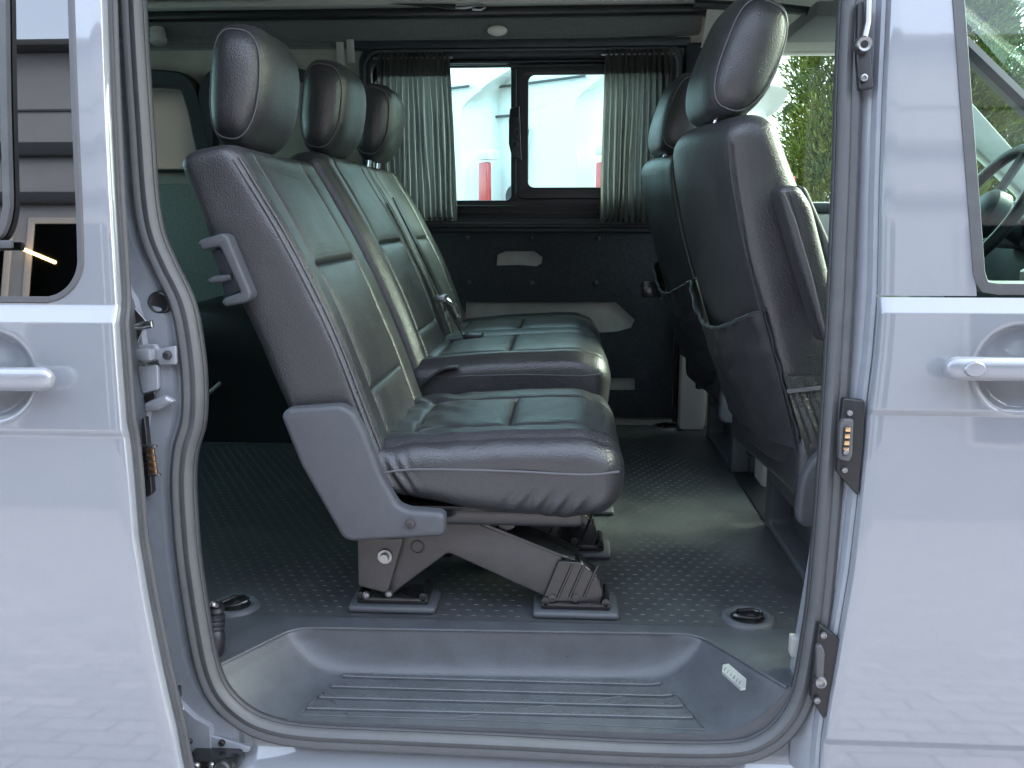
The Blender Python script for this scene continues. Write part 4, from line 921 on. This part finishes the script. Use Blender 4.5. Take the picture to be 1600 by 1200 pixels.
# ================================================================== OUTSIDE
def white_van(label, rear, ang, H=2.05, L=5.0, W=1.95, lightz=(.75, 1.48)):
    o = thing('white_van', label, 'van', (rear[0], rear[1], GZ), 'white vans parked in a row')
    o.rotation_euler = (0, 0, ang)
    bpy.context.view_layer.update()
    # local: +x forward from the rear, y 0..W away from the near side, z from the ground
    prof = [(0, .42), (-.04, .7), (.0, 1.2), (.10, H-.18), (.22, H), (3.4, H+.02), (3.9, H-.1), (4.5, 1.22), (4.95, 1.0), (5.0, .6), (4.9, .40)]
    ns = 14; rowsv = []
    for k in range(ns+1):
        u = k/ns; y = W*(.5-.5*math.cos(math.pi*u)); e = min(y, W-y)
        row = []
        for x, z in spline([(a, 0, b) for a, b in prof], 80)[:: 1] and [(p[0], p[2]) for p in spline([(a, 0, b) for a, b in prof], 80)]:
            tum = .10*max(0, (z-1.05)/(H-1.05))**1.6; yy = tum+(W-2*tum)*(y/W)
            ins = .12*(1-min(1, e/.14))**2
            xx = x+(ins if x < 2.5 else -ins); zz = z-(ins*.8 if z > H*.8 else 0)
            row.append((xx, yy, zz))
        rowsv.append(row)
    def lk(ob): ob.parent = o; ob.matrix_parent_inverse = Matrix.Identity(4); return ob
    body = lk(loft_rows('body', rowsv, 'white_paint', None, 45))
    for rr in (rowsv[0], rowsv[-1]):
        lk(pyd('side_panel', rr, [tuple(range(len(rr)))], 'white_paint', None, False))
    def sidey(z): return .10*max(0, (z-1.05)/(H-1.05))**1.6
    def groove(pts): lk(tube('panel_line', [(x, sidey(z)-.001, z) for x, z in pts], .007, 'rubber', None, n=6))
    groove([(.25, 1.02), (3.2, 1.02)]); groove([(.55, 1.15), (.50, 1.70), (.60, 1.78), (1.70, 1.80), (1.76, 1.72), (1.78, 1.15)]); groove([(1.95, 1.15), (1.95, 1.74), (2.05, 1.80), (3.1, 1.8), (3.18, 1.72), (3.2, 1.15)]); groove([(.16, H-.12), (3.5, H-.10)])
    for yy in (.012, W-.05):
        z0, z1 = lightz; h3 = (z1-z0)/3
        lk(box('tail_light', -.03, .035, yy, yy+.036, z0, z0+h3, 'red_lens', None, .01)); lk(box('tail_light', -.03, .035, yy, yy+.036, z0+h3+.002, z0+1.8*h3, 'white_lens', None, .01)); lk(box('tail_light', -.03, .035, yy, yy+.036, z0+1.8*h3+.002, z1, 'red_lens', None, .01))
    lk(plate('rear_window', [rrect(.22, W/2-.06, 1.15, 1.66, .05)], -.012, .02, 'van_glass', None, .004, 'X')); lk(plate('rear_window', [rrect(W/2+.06, W-.22, 1.15, 1.66, .05)], -.012, .02, 'van_glass', None, .004, 'X'))
    for z in (.80, 1.55): lk(box('door_hinge', -.05, .03, .0, .09, z, z+.05, 'white_paint', None, .008))
    lk(plate('cab_window', [rounded([(3.45, 1.10), (4.35, 1.10), (4.0, 1.62), (3.45, 1.68)], .06)], .03, .02, 'van_glass', None, .004))
    lk(lathe('fuel_cap', [(0, .012), (.05, .012), (.06, 0)], (.55, 0.0, 1.37), (0, -1, 0), 'grey_plastic', None, 22))
    lk(box('rear_bumper', -.10, .12, .05, W-.05, .36, .56, 'grey_plastic', None, .04, 3))
    for x in (.95, 3.95):
        for y in (.02, W-.24):
            wz = lk(lathe('wheel', [(.0, .05), (.16, .05), (.19, .02), (.31, .0), (.335, .05), (.335, .17), (.31, .22), (0, .20)], (x, y, .335), (0, 1, 0), 'tyre', None, 30))
    return o
# angle-parked row: near rear corners fixed by sighting, noses pointing away to the left
q1 = at(752, 300, Y=3.3); white_van('white van whose tail light stands in the open half of the window', (q1[0], q1[1]), R(180-38), lightz=(.80, 1.54)).scale = (1, -1, 1)
q2 = at(936, 300, Y=3.0); white_van('white van with a plain side panel behind the sliding pane', (q2[0], q2[1]), R(180-40), lightz=(.85, 1.52)).scale = (1, -1, 1)
white_van('white van parked beyond the cab, seen through the front door glass', (7.2, 6.4), R(180-30), H=1.95).scale = (1, -1, 1)

def conifer(label, x, y, h, r, seed, n, per=70):
    t = thing('conifer', label, 'tree', (x, y, GZ), 'conifers behind the van'); rn = random.Random(seed)
    tube('trunk', [(x, y, GZ), (x+.03, y, GZ+h*.5), (x, y+.02, GZ+h*.92)], .09, 'bark', t, n=8, b=(0, 1, 0), scale=lambda s: 1-.85*s)
    V = []; F = []; MI = []
    for c in range(n):
        fz = rn.random(); th = rn.uniform(0, 2*math.pi); z = GZ+.1+h*fz
        rad = r*(1-fz**3.2)**.7*(.80+.22*rn.random())*(.86+.14*math.sin(5*th+9*fz))
        cx, cy_, cz = x+rad*math.cos(th), y+rad*math.sin(th), z
        hue = rn.choice((0, 0, 1, 1, 1, 2)); dirv = Vector((math.cos(th)*.55, math.sin(th)*.55, .85)).normalized()
        big = rn.uniform(.7, 1.3)
        for k in range(per):
            off = Vector((rn.gauss(0, .045), rn.gauss(0, .045), rn.gauss(0, .06)))*big
            base = Vector((cx, cy_, cz))+off
            d = (dirv+off*9+Vector((rn.gauss(0, .3), rn.gauss(0, .3), rn.gauss(0, .3)))).normalized(); l = rn.uniform(.03, .065)*big
            sd_ = d.cross(Vector((rn.gauss(0, 1), rn.gauss(0, 1), rn.gauss(0, 1)))).normalized()*rn.uniform(.004, .008)
            b0 = len(V); V += [tuple(base-sd_*.6), tuple(base+sd_*.6), tuple(base+d*l*.6+sd_), tuple(base+d*l), tuple(base+d*l*.6-sd_)]
            F.append((b0, b0+1, b0+2, b0+3, b0+4)); MI.append(hue)
    me = bpy.data.meshes.new('crown'); me.from_pydata(V, [], F); me.polygons.foreach_set('material_index', MI)
    cr = link('crown', me, ['leaf_a', 'leaf_b', 'leaf_c'], t, False)
    # dark inner branches so that gaps look into the tree
    for k in range(26):
        a = rn.uniform(0, 6.28); z = GZ+h*rn.uniform(.08, .85); fr_ = r*.75*(1-((z-GZ)/h)**3)
        tube('limb', [(x, y, z), (x+fr_*.6*math.cos(a), y+fr_*.6*math.sin(a), z+.12), (x+fr_*math.cos(a), y+fr_*math.sin(a), z+.35)], .02, 'bark', t, n=5, b=(0, 0, 1), scale=lambda s: 1-.8*s)
def leafmat(name, c):
    m = mat(name, c, .6, var=(30, .25)); m.node_tree.nodes['Principled BSDF'].inputs['Subsurface Weight'].default_value = 0
leafmat('leaf_a', (.10, .125, .012)); leafmat('leaf_b', (.155, .165, .022)); leafmat('leaf_c', (.075, .105, .03))
conifer('yellow-green conifer standing behind the driver window', 2.46, 5.6, 3.6, .95, 4, 1500, 120)
conifer('dense green conifer seen past the steering wheel', 5.6, 9.0, 3.2, 1.5, 9, 500)

# the yard building opposite the open door: seen in the paint and the dark glass
b = thing('building', 'dark clad workshop building facing the van, mirrored in its glass', 'building', (0, -9, GZ))
box('wall', -16, 16, -12, -9.02, GZ, 5.9, 'wall_clad', b, .02)
box('roof_edge', -16.3, 16.3, -12.3, -8.75, 5.9, 6.02, 'rubber_dark', b, .02)
for z0, z1 in ((4.15, 4.36), (3.47, 3.64)): box('dark_band', -16, 16, -9.02, -8.93, z0, z1, 'black_plastic', b, .02)  # dark horizontal bands across the cladding
box('panel_joint', -16, 16, -9.02, -9.0, 4.86, 4.90, 'rubber_dark', b, .005)
for k, x in enumerate((-13, -10.6, -8.5, -6.42, -4, -1.2, 1.6, 4.4, 7.2, 10)):
    f_ = plate('window', [rrect(x, x+1.9, .4, 3.3, .03), rrect(x+.08, x+1.82, .48, 3.22, .02)], -9.06, .06, 'concrete', b, .005)
    box('pane', x+.06, x+1.84, -9.035, -9.02, .46, 3.24, 'yard_pane', f_, .002)
tube('tube_lamp', [(-6.40, -8.9, 2.86), (-5.98, -8.9, 2.68)], .02, 'tube_light', b)
